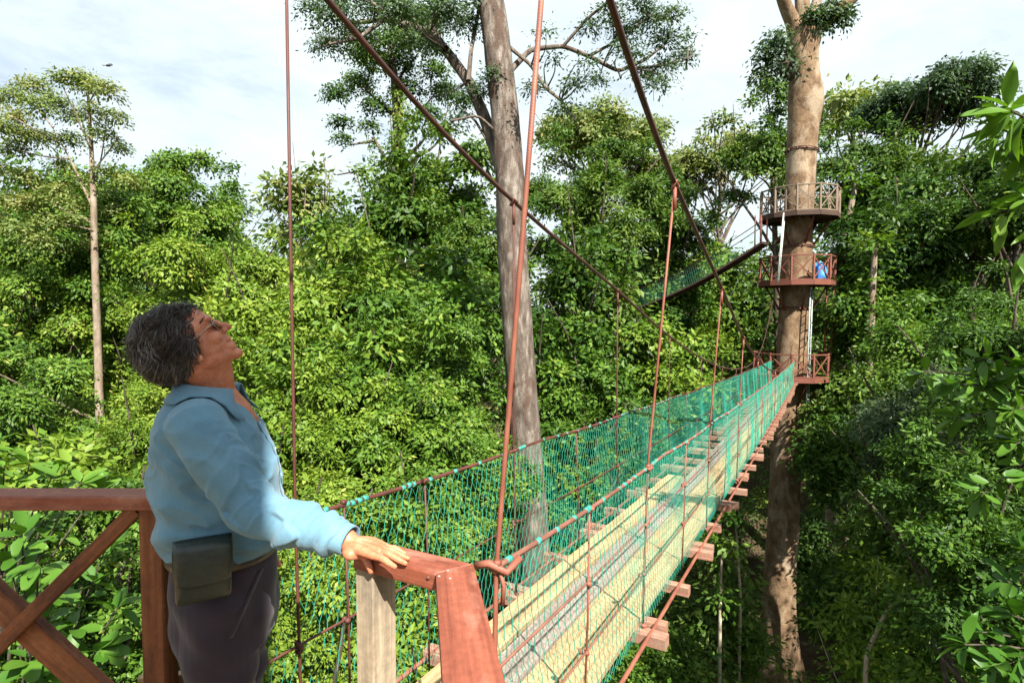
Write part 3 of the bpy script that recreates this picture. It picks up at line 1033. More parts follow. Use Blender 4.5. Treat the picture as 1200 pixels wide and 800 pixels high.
tree(352, 245, 44, 2.9, 2.8, 'pale olive tree in the skyline gap behind the thin red rod', 'leaf_olive', .55, cover=.95, tr=.3, bk='pale_bark')
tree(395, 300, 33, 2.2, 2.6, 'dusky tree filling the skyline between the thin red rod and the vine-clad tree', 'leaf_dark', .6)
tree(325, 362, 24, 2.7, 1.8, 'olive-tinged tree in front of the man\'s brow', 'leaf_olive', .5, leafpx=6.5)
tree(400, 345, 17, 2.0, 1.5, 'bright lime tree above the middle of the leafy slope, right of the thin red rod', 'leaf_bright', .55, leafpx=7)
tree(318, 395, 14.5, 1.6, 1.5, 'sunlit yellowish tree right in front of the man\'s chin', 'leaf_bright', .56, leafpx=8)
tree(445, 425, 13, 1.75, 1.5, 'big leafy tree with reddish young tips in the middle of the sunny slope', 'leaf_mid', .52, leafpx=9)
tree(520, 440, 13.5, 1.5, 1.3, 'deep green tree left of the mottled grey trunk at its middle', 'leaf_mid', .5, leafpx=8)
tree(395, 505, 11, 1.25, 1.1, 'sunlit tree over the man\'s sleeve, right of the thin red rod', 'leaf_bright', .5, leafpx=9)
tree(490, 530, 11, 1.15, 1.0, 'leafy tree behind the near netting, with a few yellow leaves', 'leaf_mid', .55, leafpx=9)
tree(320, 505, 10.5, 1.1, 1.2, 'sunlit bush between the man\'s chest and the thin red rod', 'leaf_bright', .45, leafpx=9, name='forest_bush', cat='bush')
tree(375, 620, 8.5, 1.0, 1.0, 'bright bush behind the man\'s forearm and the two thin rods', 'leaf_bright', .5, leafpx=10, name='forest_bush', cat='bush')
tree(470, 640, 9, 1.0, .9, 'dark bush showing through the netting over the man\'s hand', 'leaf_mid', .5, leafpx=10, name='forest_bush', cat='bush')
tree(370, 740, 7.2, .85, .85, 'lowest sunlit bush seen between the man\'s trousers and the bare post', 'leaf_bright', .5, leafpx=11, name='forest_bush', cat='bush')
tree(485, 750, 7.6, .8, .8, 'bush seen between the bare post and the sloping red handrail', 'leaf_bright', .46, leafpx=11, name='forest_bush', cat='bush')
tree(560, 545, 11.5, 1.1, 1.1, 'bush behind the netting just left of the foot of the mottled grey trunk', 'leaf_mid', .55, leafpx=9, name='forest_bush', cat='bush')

# --- behind and round the central trunk
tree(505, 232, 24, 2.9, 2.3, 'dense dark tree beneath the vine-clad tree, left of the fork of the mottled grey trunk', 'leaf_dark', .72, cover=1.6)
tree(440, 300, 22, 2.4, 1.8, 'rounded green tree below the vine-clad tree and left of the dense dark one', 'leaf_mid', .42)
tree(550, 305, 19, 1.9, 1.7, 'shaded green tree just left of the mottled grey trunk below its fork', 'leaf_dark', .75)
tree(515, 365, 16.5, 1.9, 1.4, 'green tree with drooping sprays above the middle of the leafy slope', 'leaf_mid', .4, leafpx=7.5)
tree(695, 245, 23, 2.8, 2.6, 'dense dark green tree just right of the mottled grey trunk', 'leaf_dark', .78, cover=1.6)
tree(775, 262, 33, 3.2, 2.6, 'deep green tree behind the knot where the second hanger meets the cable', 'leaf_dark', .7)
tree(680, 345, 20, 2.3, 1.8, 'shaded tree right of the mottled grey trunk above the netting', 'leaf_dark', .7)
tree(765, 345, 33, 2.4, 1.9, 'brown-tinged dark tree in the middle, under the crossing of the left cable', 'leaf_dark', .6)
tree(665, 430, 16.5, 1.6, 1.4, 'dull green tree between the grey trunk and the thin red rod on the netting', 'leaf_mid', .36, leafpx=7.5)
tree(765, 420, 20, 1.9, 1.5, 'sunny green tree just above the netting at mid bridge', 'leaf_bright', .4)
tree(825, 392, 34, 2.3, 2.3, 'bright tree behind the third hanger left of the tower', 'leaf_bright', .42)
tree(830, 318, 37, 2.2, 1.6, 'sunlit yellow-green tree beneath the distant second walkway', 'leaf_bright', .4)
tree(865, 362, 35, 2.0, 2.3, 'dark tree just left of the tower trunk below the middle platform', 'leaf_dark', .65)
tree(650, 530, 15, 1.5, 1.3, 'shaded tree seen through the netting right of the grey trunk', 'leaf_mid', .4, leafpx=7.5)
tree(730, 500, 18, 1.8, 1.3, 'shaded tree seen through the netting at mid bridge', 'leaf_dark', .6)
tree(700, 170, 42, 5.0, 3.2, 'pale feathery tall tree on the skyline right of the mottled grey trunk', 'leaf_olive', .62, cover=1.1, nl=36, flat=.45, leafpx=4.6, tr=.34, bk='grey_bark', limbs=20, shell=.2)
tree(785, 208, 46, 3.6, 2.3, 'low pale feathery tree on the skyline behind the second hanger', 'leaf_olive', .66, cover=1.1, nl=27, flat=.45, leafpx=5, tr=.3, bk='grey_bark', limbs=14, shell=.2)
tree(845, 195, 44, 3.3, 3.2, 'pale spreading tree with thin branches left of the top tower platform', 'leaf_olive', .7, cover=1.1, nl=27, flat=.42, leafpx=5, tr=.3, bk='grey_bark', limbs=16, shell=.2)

# --- right of the tower
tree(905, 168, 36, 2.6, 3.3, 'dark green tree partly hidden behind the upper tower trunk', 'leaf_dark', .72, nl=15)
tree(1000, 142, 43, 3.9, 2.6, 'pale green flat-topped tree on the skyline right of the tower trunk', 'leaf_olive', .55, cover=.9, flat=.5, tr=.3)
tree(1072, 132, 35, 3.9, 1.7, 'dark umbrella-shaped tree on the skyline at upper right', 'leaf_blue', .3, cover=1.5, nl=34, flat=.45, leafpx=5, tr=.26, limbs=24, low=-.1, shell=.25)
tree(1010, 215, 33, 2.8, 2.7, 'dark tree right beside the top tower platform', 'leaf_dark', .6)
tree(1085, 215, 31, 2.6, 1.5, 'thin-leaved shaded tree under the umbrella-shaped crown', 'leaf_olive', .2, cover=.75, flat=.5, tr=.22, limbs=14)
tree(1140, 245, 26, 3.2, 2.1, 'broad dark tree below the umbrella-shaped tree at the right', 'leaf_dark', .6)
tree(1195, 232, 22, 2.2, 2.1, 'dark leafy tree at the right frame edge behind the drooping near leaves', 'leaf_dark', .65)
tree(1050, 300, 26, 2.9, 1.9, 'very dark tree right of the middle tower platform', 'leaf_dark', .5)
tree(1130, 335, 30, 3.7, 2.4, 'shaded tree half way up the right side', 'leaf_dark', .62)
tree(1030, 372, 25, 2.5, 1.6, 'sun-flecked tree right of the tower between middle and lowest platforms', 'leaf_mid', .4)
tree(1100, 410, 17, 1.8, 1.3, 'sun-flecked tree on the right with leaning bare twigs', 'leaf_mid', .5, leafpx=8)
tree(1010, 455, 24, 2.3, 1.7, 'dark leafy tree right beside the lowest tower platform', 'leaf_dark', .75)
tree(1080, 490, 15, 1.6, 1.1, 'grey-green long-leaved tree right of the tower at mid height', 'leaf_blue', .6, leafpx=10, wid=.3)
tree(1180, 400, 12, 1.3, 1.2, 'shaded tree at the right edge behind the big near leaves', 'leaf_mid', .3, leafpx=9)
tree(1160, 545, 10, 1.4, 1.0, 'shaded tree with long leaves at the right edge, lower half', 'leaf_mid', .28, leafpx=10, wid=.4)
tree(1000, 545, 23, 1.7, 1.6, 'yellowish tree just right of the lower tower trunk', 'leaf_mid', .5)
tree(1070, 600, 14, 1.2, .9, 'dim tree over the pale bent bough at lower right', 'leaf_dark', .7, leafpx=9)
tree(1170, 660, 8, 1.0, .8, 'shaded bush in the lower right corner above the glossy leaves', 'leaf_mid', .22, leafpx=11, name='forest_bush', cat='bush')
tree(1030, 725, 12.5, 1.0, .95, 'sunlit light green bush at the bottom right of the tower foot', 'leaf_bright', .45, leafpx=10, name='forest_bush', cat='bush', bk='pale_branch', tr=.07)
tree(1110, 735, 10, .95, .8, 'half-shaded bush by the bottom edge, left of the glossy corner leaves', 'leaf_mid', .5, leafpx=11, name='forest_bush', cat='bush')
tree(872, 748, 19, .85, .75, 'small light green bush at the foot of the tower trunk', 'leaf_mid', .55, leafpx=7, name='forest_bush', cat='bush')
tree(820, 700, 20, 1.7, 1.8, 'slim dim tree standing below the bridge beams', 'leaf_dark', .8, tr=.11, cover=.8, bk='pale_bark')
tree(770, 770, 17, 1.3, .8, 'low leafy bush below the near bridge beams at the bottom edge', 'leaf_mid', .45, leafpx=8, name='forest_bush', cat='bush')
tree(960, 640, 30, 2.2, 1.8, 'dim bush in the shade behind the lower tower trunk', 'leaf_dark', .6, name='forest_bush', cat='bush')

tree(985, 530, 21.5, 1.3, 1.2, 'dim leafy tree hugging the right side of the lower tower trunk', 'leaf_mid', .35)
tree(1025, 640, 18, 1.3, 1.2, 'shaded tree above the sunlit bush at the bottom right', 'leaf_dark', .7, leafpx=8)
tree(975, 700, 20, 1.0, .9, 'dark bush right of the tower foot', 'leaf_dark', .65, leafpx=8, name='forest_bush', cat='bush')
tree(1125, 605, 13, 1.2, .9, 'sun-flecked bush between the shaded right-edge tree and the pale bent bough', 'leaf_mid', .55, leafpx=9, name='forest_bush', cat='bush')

# --- slender pale tree on the left with a thin spreading crown
g = np.random.default_rng(71)
lf = lambda u, v, Y=20.0: at(u, v, Y)
foot = lf(120, 560); foot[2] = float(gz(foot[0], foot[1]))
rt = empty('slender_tree', foot, 'slender pale-barked tree with a thin airy crown at the left', 'tree')
P = [foot, lf(119, 640), lf(118, 520), lf(115, 420), lf(111, 300), lf(110, 240), lf(107, 170), lf(103, 110), lf(100, 84)]
parts = [dense_trunk(P, [px(v_, 20) / 2 for v_ in (13, 11, 9.5, 8.5, 7.5, 6.5, 4, 2.4, 1.2)], 12, .3, .06, 5)]
lobes, ends = [], []
for (u0, v0, u1, v1, w_, seedn) in [(110, 245, 62, 150, 5.5, 1), (62, 150, 35, 105, 3, 2), (80, 186, 20, 175, 3, 3), (110, 215, 125, 135, 3, 4), (108, 180, 75, 105, 3, 5), (111, 262, 30, 215, 4, 6),
                                    (109, 200, 140, 160, 3, 7), (70, 168, 10, 135, 2.5, 8), (111, 270, 70, 262, 4, 9), (118, 495, 30, 455, 6, 12), (30, 455, -20, 430, 5, 13),
                                    (105, 120, 125, 98, 2.5, 15), (118, 500, 133, 488, 4, 16), (40, 350, 8, 345, 5, 17)]:
    dy = g.normal(0, .7)
    parts.append(branch(g, lf(u0, v0), at(u1, v1, 20 + dy), px(w_, 20) / 3, px(1.1, 20) / 2, .06, 7, 6)); ends.append((u1, v1, dy))
for (u_, v_, r_) in [(38, 104, 22), (20, 140, 20), (62, 122, 20), (95, 95, 18), (75, 95, 16), (122, 108, 20), (135, 140, 18), (120, 160, 18), (92, 140, 20), (50, 165, 20), (15, 178, 20), (30, 210, 18), (70, 195, 15),
                     (0, 150, 20), (-10, 200, 22), (140, 175, 14), (55, 235, 16), (85, 258, 14), (-5, 120, 14), (108, 130, 14), (95, 215, 18), (60, 262, 20), (30, 240, 20), (125, 205, 18), (0, 235, 20), (105, 100, 16), (45, 128, 20), (80, 165, 18), (25, 160, 20), (128, 228, 14), (70, 225, 16), (15, 115, 18), (135, 250, 18), (150, 215, 15), (20, 270, 18), (48, 285, 18), (90, 285, 16), (-10, 262, 18), (128, 275, 14), (80, 240, 18)]:
    lobes.append((at(u_, v_, 20 + g.normal(0, .8)), px(r_, 20), px(r_, 20) * .62))
trunk_obj('trunk', parts, M['pale_bark'], rt)
V, T, tt = leaf_cloud(g, lobes, 24000, .115, .66, up=.5, jit=.6, k=8, spread=3.0, shell=.1, wid=.5)
link('crown', tri_mesh('crown', V, T, tt), M['leaf_olive'], rt)

# --- mottled grey tree in the middle
GY = 13.0
gf = lambda u, v, d=0.0: at(u, v, GY + d)
foot = gf(640, 800); foot[2] = float(gz(foot[0], foot[1])) - .3
gt = empty('grey_tree', foot, 'tall mottled grey-barked tree with a forked trunk rising beside the bridge', 'tree')
P = [foot, gf(638, 800), gf(630, 690), gf(620, 560), gf(607, 400), gf(600, 290), gf(598, 215), gf(592, 130), gf(581, 40), gf(571, -25), gf(560, -110)]
Rr = [px(v_, GY) / 2 for v_ in (52, 42, 38, 36, 36, 36, 34, 32, 30, 28, 24)]
trunk_obj('trunk', [dense_trunk(P, Rr, 24, .16, .06, 8)], M['grey_bark'], gt)
LIM = [([(594, 232), (585, 190), (569, 140), (549, 95), (522, 58), (492, 34), (452, 22), (412, 28)], (17, 16, 15, 13, 12, 10, 7, 5)),
       ([(522, 58), (505, 34), (512, 10), (500, -40)], (9, 8, 7, 6)), ([(549, 95), (552, 60), (560, 20), (565, -20)], (6, 5, 4, 3)),
       ([(589, 92), (622, 58), (660, 54), (690, 66), (725, 84), (756, 70), (780, 52)], (9, 6, 5, 5, 4.5, 4, 2)),
       ([(588, 48), (622, 76), (640, 104), (658, 118), (672, 140)], (5, 4, 4, 3, 2)), ([(660, 54), (690, 20), (710, 5), (722, -15)], (4, 3.5, 3, 2)), ([(690, 66), (720, 50), (760, 20)], (4, 3, 2)),
       ([(740, 80), (770, 78), (805, 70)], (4, 3, 1.5)), ([(587, 160), (560, 135), (528, 142)], (4, 3, 2)), ([(586, 190), (556, 140), (530, 120)], (4, 3, 1.5)),
       ([(452, 22), (420, 45), (385, 52)], (5, 4, 2)), ([(470, 30), (440, 5), (400, -10)], (5, 4, 2))]
for k_, (pts, ds) in enumerate(LIM):
    dd = np.linspace(0, g.normal(0, .8), len(pts))
    trunk_obj('limb', [dense_trunk([gf(a, b, q) for (a, b), q in zip(pts, dd)], [px(q, GY) / 2 for q in ds], 10, .12, .08, 40 + k_)], M['grey_bark'], gt)
lobes = []
for (u_, v_, r_) in [(395, 20, 26), (420, 45, 22), (385, 55, 22), (440, 15, 24), (470, 15, 24), (500, 20, 26), (365, 12, 18), (520, 15, 24), (545, 30, 20), (480, 50, 16), (512, 60, 16), (405, -10, 26), (460, -15, 26), (520, -20, 28), (560, 8, 16),
                     (715, 15, 16), (690, 35, 14), (735, 40, 16), (700, 95, 13), (790, 20, 14), (770, 100, 12), (778, 50, 18), (762, 25, 20), (800, 68, 16), (780, 80, 13), (755, 90, 14), (730, 60, 13), (805, 45, 10), (720, 30, 10), (690, 75, 10), (672, 100, 12), (650, 70, 10), (660, 130, 12), (640, 40, 9), (750, 5, 14), (625, 105, 10), (745, 70, 12),
                     (560, 110, 16), (540, 140, 14), (575, 90, 12), (530, 110, 12)]:
    lobes.append((gf(u_, v_, g.normal(0, .7)), px(r_, GY), px(r_, GY) * .62))
limb_pts = np.concatenate([np.stack([gf(a, b) for a, b in pts]) for pts, ds in LIM])
tw_ = []
for l in lobes:
    k_ = np.argmin(np.linalg.norm(limb_pts - l[0], axis=1))
    for _ in range(2):
        tw_.append(branch(g, limb_pts[k_], l[0] + g.normal(0, .12, 3), .022, .005, .16, 7, 5))
trunk_obj('limb', tw_, M['dark_bark'], gt)
V, T, tt = leaf_cloud(g, lobes, 25000, .085, .42, up=.5, jit=.7, k=7, spread=3.4, shell=.1, wid=.42)
link('crown', tri_mesh('crown', V, T, tt), M['leaf_blue'], gt)

# --- vine-clad tree, centre left
VY = 32.0
vf = lambda u, v, d=0.0: at(u, v, VY + d)
foot = vf(462, 300); foot[2] = float(gz(foot[0], foot[1]))
vt = empty('vine_clad_tree', foot, 'tall tree with its trunk wrapped in leafy vines against the sky', 'tree')
parts = [dense_trunk([foot, vf(465, 300), vf(468, 200), vf(466, 130), vf(462, 90), vf(455, 40)], [px(q, VY) / 2 for q in (22, 18, 14, 12, 9, 5)], 10, .5, .06, 9)]
for (a, b, c_, d_, w_) in [(466, 140, 420, 95, 6), (468, 150, 510, 110, 6), (462, 95, 425, 60, 5), (464, 100, 500, 50, 5), (468, 190, 505, 150, 7), (467, 200, 515, 165, 6), (467, 215, 437, 160, 7), (437, 165, 410, 170, 4), (445, 200, 395, 205, 3), (510, 160, 545, 125, 4)]:
    parts.append(branch(g, vf(a, b), vf(c_, d_, g.normal(0, 1)), px(w_, VY) / 2, px(1.6, VY) / 2, .12, 7, 6))
trunk_obj('trunk', parts, M['dark_bark'], vt)
lobes = [(vf(u_, v_, g.normal(0, 1)), px(r_, VY), px(r_, VY) * .6) for (u_, v_, r_) in
         [(420, 100, 24), (395, 112, 18), (440, 75, 24), (425, 62, 22), (470, 80, 22), (460, 50, 26), (495, 52, 24), (510, 85, 20), (520, 110, 20), (440, 125, 18), (400, 145, 16), (432, 150, 14), (500, 135, 18), (480, 105, 18), (540, 120, 16), (515, 160, 14), (400, 165, 12), (480, 30, 24), (505, 30, 20)]]
V, T, tt = leaf_cloud(g, lobes, 19000, .18, .62, up=.45, jit=.6, k=10, spread=2.2, shell=.3)
link('crown', tri_mesh('crown', V, T, tt), M['leaf_dark'], vt)
lobes = [(vf(468 + 2 * math.sin(v_ * .1), v_, -.1), px(13, VY), px(12, VY)) for v_ in range(110, 260, 9)] + [(vf(438, v_, -.1), px(7, VY), px(8, VY)) for v_ in range(170, 230, 9)]
V, T, tt = leaf_cloud(g, lobes, 3600, .17, .5, up=.15, jit=.5, k=8, shell=.6)
link('vine', tri_mesh('vine', V, T, tt), M['leaf_bright'], vt)

# --- plants growing on the tower trunk's fork
g = np.random.default_rng(81)
for lab, lst in (('leafy perching plant on the burl left of the tower fork', [(905, 55, 14), (893, 72, 14), (915, 45, 12), (918, 68, 14), (890, 90, 9), (925, 82, 12), (903, 84, 11)]),
                 ('small leafy perching plant in the right crook of the tower fork', [(960, 22, 12), (972, 14, 12), (955, 38, 9), (982, 28, 10), (990, 18, 8), (950, 22, 9)])):
    c = at(lst[0][0], lst[0][1], TY - .7)
    e = empty('perching_plant', c, lab, 'plant', 'perching plants on the tower tree')
    lobes = [(at(u_, v_, TY - .55 + g.normal(0, .2)), px(r_), px(r_) * .8) for (u_, v_, r_) in lst]
    V, T, tt = leaf_cloud(g, lobes, 1500, .20, .35, up=.35, jit=.6, k=7, spread=2.6, shell=.3, droop=.6)
    link('foliage', tri_mesh('foliage', V, T, tt), M['leaf_blue'], e)
    pr = [branch(g, at(928 if lst[0][0] < 930 else 952, 72 if lst[0][0] < 930 else 36, TY - .35), l[0], .035, .012, .1, 5, 5) for l in lobes]
    trunk_obj('stem', pr, M['dark_bark'], e)

# --- bare boughs and trunks seen inside the forest, right side
def bare(label, pts, ds, Y, mat='pale_branch', name='bare_sapling'):
    P_ = [at(a, b, Y + d) for a, b, d in pts]
    f_ = P_[0].copy(); f_[2] = float(gz(f_[0], f_[1])) - .1
    e = empty(name, f_, label, 'sapling')
    P_ = [f_] + P_
    trunk_obj('trunk', [dense_trunk(P_, [px(ds[0], Y) / 2 * 1.2] + [px(q, Y) / 2 for q in ds], 8, .2, .06, 17)], M[mat], e)
    gg = np.random.default_rng(int(pts[0][0]))
    lb_ = [(P_[-1], .35, .25), (P_[-2], .25, .2)]
    V, T, tt = leaf_cloud(gg, lb_, 260, 8 / F_PX * Y, .5, k=7, spread=3, shell=.1)
    link('crown', tri_mesh('crown', V, T, tt), M['leaf_mid'], e)
bare('pale bent bough arching among the leaves at lower right', [(1015, 765, 0), (1030, 735, 0), (1040, 712, -.1), (1058, 700, -.3), (1085, 693, -.5)], (5, 4.5, 4, 3, 1.5), 11.3)
bare('thin pale upright sapling below the bridge beams', [(843, 800, 0), (844, 700, 0), (846, 640, 0)], (5, 4, 2), 17.5)
bare('thin pale sapling stem left of the tower foot', [(866, 790, 0), (868, 700, .0), (862, 610, 0)], (4, 3.5, 2), 18.5)
bare('pale leaning trunk seen right of the middle tower platform', [(980, 345, 0), (986, 300, 0), (993, 262, .2), (1003, 215, .4)], (11, 10, 8, 5), 28.5, 'pale_bark')
bare('thin pale trunk standing well right of the middle platform', [(1021, 375, 0), (1023, 330, 0), (1026, 285, 0)], (8, 7, 5), 23.3, 'pale_bark')

# --- the tree that carries the near platform, behind the camera
hp = np.array([.215, -1.75]); e = empty('host_tree', (hp[0], hp[1], float(gz(*hp))), 'thick trunk standing through the near platform behind the photographer', 'tree')
trunk_obj('trunk', [dense_trunk([(hp[0], hp[1], float(gz(*hp))), (hp[0], hp[1], 0), (hp[0] + .02, hp[1], 4), (hp[0] + .05, hp[1], 10)], (.75, .53, .50, .45), 24, .4, .03, 2)], M['tower_bark'], e)

# --- big-leaved plants close to the camera
def near_plant(name, label, foot_xy, fork, tips, L, W, nl, mat, tint, seed, along=5, tr=.05, droop=.35, up=.7):
    g = np.random.default_rng(seed)
    f_ = np.array([foot_xy[0], foot_xy[1], float(gz(*foot_xy)) - .1])
    root = empty(name, f_, label, 'plant')
    fk = np.array(fork, float)
    out_ = nrm(np.array([fk[0], fk[1] * .2, 0]))
    tips = list(tips) + [fk + out_ * g.uniform(-.1, .9) + np.array([g.normal(0, .35), g.normal(0, .35), g.uniform(-.5, .6)]) for _ in range(8)]
    if f_[0] > 0: tips += [fk + np.array([g.uniform(.1, .6), g.normal(0, .3), -g.uniform(.6, 3.5)]) for _ in range(9)]
    bow = f_ * .3 + fk * .7 + out_ * .5
    parts = [dense_trunk([f_, f_ * .6 + fk * .4 + out_ * .55, bow, fk + out_ * .14 - np.array([0, 0, .25]), fk], (tr, tr * .9, tr * .75, tr * .6, tr * .5), 8, .25, .06, seed)]
    Ps, As, Ns, Ls = [], [], [], []
    for tip in tips:
        tip = np.array(tip, float)
        mid = fk * .45 + tip * .55 + np.array([0, 0, .12 * np.linalg.norm(tip - fk)])
        t = np.linspace(0, 1, 9)[:, None]
        C = (1 - t) ** 2 * fk + 2 * t * (1 - t) * mid + t ** 2 * tip
        parts.append(dense_trunk(C, np.linspace(tr * .3, .0045, 9), 6, .12, .04, seed + 1))
        d = nrm(C[-1] - C[-2])
        for k in range(nl + along):
            if k < nl: p = tip - d * g.uniform(0, .05)
            else:
                q = g.uniform(.55, .95); p = (1 - q) ** 2 * fk + 2 * q * (1 - q) * mid + q * q * tip
            a = rdirs(g, 1)[0]; a = a - d * a.dot(d) * .5; a = nrm(a) + d * .55; a[2] -= droop * g.random()
            n_ = np.array([0, 0, up]) + rdirs(g, 1)[0] * .5
            Ps.append(p); As.append(nrm(a)); Ns.append(n_); Ls.append(L * g.uniform(.6, 1.15))
    Ls = np.array(Ls)
    V, T, tt = near_leaves(g, np.array(Ps) + np.array(As) * .015, np.array(As), np.array(Ns), Ls, Ls * W, tint)
    trunk_obj('stem', parts, M['dark_bark'], root)
    link('foliage', tri_mesh('foliage', V, T, tt, True), M[mat], root)


near_plant('broadleaf_sapling', 'near drooping glossy leaves hanging in at the upper right edge', (4.4, 3.6), at(1290, 215, 3.4),
           [at(1180, 128, 3.2), at(1195, 150, 3.3), at(1172, 152, 3.2), at(1200, 175, 3.3), at(1215, 140, 3.2), at(1170, 250, 3.4), at(1205, 235, 3.3), at(1195, 300, 3.5), at(1185, 130, 3.1)], .22, .33, 6, 'leaf_big', .72, 201, 6, .05, .8)
near_plant('broadleaf_sapling', 'near sunlit green leaves on a spray at the right edge, mid height', (5.5, 5.0), at(1300, 500, 4.6),
           [at(1080, 435, 4.4), at(1105, 450, 4.4), at(1140, 440, 4.5), at(1175, 450, 4.4), at(1160, 480, 4.5), at(1195, 430, 4.4), at(1120, 490, 4.6), at(1190, 520, 4.5), at(1150, 420, 4.4), at(1185, 480, 4.3), at(1200, 560, 4.4), at(1150, 580, 4.5)], .21, .38, 9, 'leaf_big', .6, 202, 10, .05, .4)
near_plant('broadleaf_sapling', 'dark glossy leaves in the bottom right corner', (4.2, 3.8), at(1310, 800, 3.9),
           [at(1130, 755, 3.7), at(1165, 780, 3.6), at(1150, 740, 3.8), at(1185, 720, 3.8), at(1195, 770, 3.6), at(1180, 680, 4.0), at(1140, 795, 3.7), at(1195, 640, 4.0)], .2, .42, 8, 'leaf_big', .4, 203, 8, .05, .3)
near_plant('broadleaf_sapling', 'big-leaved fig-like plant just behind the left railing', (-3.4, 4.0), at(40, 900, 3.6),
           [at(25, 620, 3.4), at(45, 655, 3.3), at(12, 650, 3.4), at(60, 690, 3.5), at(15, 700, 3.5), at(90, 730, 3.6), at(110, 680, 3.7), at(75, 770, 3.5), at(125, 640, 3.9), at(35, 770, 3.4), at(115, 760, 3.6), at(140, 710, 3.8)], .19, .5, 6, 'leaf_big', .5, 204, 6, .04, .3, .9)
near_plant('broadleaf_sapling', 'light green big-leaved plant above the left end of the railing', (-4.6, 4.6), at(0, 760, 4.6),
           [at(5, 545, 4.4), at(35, 540, 4.5), at(60, 560, 4.6), at(95, 565, 4.7), at(15, 570, 4.4), at(45, 580, 4.5), at(80, 545, 4.8), at(120, 572, 4.8), at(-10, 520, 4.5)], .21, .5, 6, 'leaf_big', .75, 205, 5, .04, .2, 1.0)
for (x_, y_, z_, r_, lab_) in [(16.5, 5, 6, 4.4, 'unseen tree added for shade beyond the right edge of the view, nearest the platform'), (24.5, 11, 6.5, 5, 'unseen tree added for shade beyond the right edge of the view, towards the tower')]:  # out-of-view trees, put in to darken the right side of the forest
    p_ = np.array([x_, y_, z_]); SEED[0] += 1; g2 = np.random.default_rng(SEED[0])
    e = empty('forest_tree', (x_, y_, float(gz(x_, y_))), lab_, 'tree', 'trees of the rainforest round the bridge')
    lb_ = make_lobes(g2, p_, r_, r_ * .8, 36, flat=.66, low=-.85)
    V, T, tt = leaf_cloud(g2, lb_, 16000, .3, .5, up=.4, shell=.35, spread=2.6)
    trunk_obj('trunk', [dense_trunk([(x_, y_, float(gz(x_, y_)) - .2), (x_ + .2, y_, z_ * .5 - 5), tuple(p_)], (.3, .24, .12), 10, .6, .05, 3)], M['dark_bark'], e)
    link('crown', tri_mesh('crown', V, T, tt), M['leaf_dark'], e)
tree(95, 660, 6.0, .9, .7, 'dark bush filling the gap behind the crossed braces of the left railing', 'leaf_mid', .45, leafpx=13, name='forest_bush', cat='bush')
tree(20, 760, 5.4, .8, .6, 'shaded bush behind the lower left brace of the railing', 'leaf_mid', .4, leafpx=13, name='forest_bush', cat='bush')
tree(75, 585, 8, 1.0, .6, 'sunlit bush peeping over the left railing', 'leaf_bright', .45, leafpx=11, name='forest_bush', cat='bush')

# --- undergrowth and the far-off wood, which nobody could count
g = np.random.default_rng(91)
lobes = []
for _ in range(900):
    Y_ = 7 + 55 * g.random() ** 1.3; u_ = g.uniform(-120, 1320)
    x_ = (u_ - 600) / F_PX * Y_
    if abs(x_ - 12.1) < 2.3 and 18 < Y_ < 27: continue
    r_ = g.uniform(.7, 2.0) * (1 + Y_ / 60)
    lobes.append((np.array([x_, Y_, float(gz(x_, Y_)) + r_ * .4 + 4.2 * g.random() ** 2 * (Y_ > 11)]), r_, r_ * g.uniform(.6, 1.3)))
V, T, tt = leaf_cloud(g, lobes, 190000, .24, .5, up=.5, jit=.6, shell=.6)
tag(link('undergrowth', tri_mesh('undergrowth', V, T, tt), M['leaf_mid']), 'tangled green undergrowth covering the slopes below the bridge', 'undergrowth', None, 'stuff')
lobes = []
for _ in range(420):
    Y_ = g.uniform(36, 70); u_ = g.uniform(-150, 1350)
    x_ = (u_ - 600) / F_PX * Y_
    top = np.interp(u_, [-150, 0, 150, 270, 300, 340, 420, 560, 700, 860, 960, 1100, 1350], [262, 255, 250, 288, 302, 296, 275, 262, 262, 300, 262, 215, 200])
    v_ = g.uniform(top + 14, 460)
    p = at(u_, v_, Y_)
    r_ = g.uniform(1.3, 3.0)
    lobes.append((p, r_, r_ * g.uniform(.6, 1.0)))
V, T, tt = leaf_cloud(g, lobes, 95000, .42, .42, up=.5, jit=.6, shell=.6)
tag(link('far_forest', tri_mesh('far_forest', V, T, tt), M['leaf_mid']), 'mass of far-off rainforest closing the view behind the nearer trees', 'forest', None, 'stuff')

# --- tiny bird in the sky
bp = at(127, 77, 40)
mb = MB()
mb.ball(bp, .10, 8, 0, (2.2, .8, .8)); mb.ball(bp + np.array([.24, 0, .04]), .06, 6)
mb.add([bp + np.array(q) for q in ((.1, 0, .04), (-.12, 0, .04), (-.2, .35, .28), (.0, .4, .3), (-.2, -.35, -.22), (.0, -.4, -.2))], [[0, 1, 2, 3], [1, 0, 5, 4]])
mb.add([bp + np.array(q) for q in ((-.2, .04, 0), (-.2, -.04, 0), (-.42, -.08, .02), (-.42, .08, .02))], [[0, 1, 2, 3]])
tag(mb.build('bird', M['bird']), 'tiny dark bird flying in the sky above the slender pale tree', 'bird')
# ------------------------------------------------------------------ the man
def skin_mat():
    m, nt, out = newmat('tanned_skin')
    v = vec(nt, 'object', (1, 1, 1))
    n1 = noise(nt, v, 22, 5, .6); n2 = noise(nt, v, 160, 4, .6)
    c = ramp(nt, [(.3, (.38, .115, .055)), (.5, (.47, .165, .085)), (.7, (.57, .235, .14))], n1)
    c = mix(nt, c, ramp(nt, [(.35, (.82, .78, .75)), (.6, (1.05, 1.05, 1.05))], n2), .7, 'MULTIPLY')
    finish(nt, out, c, .48, .45, n2, .25, .0025, Subsurface_Weight=.12, Subsurface_Scale=.01)
    return m


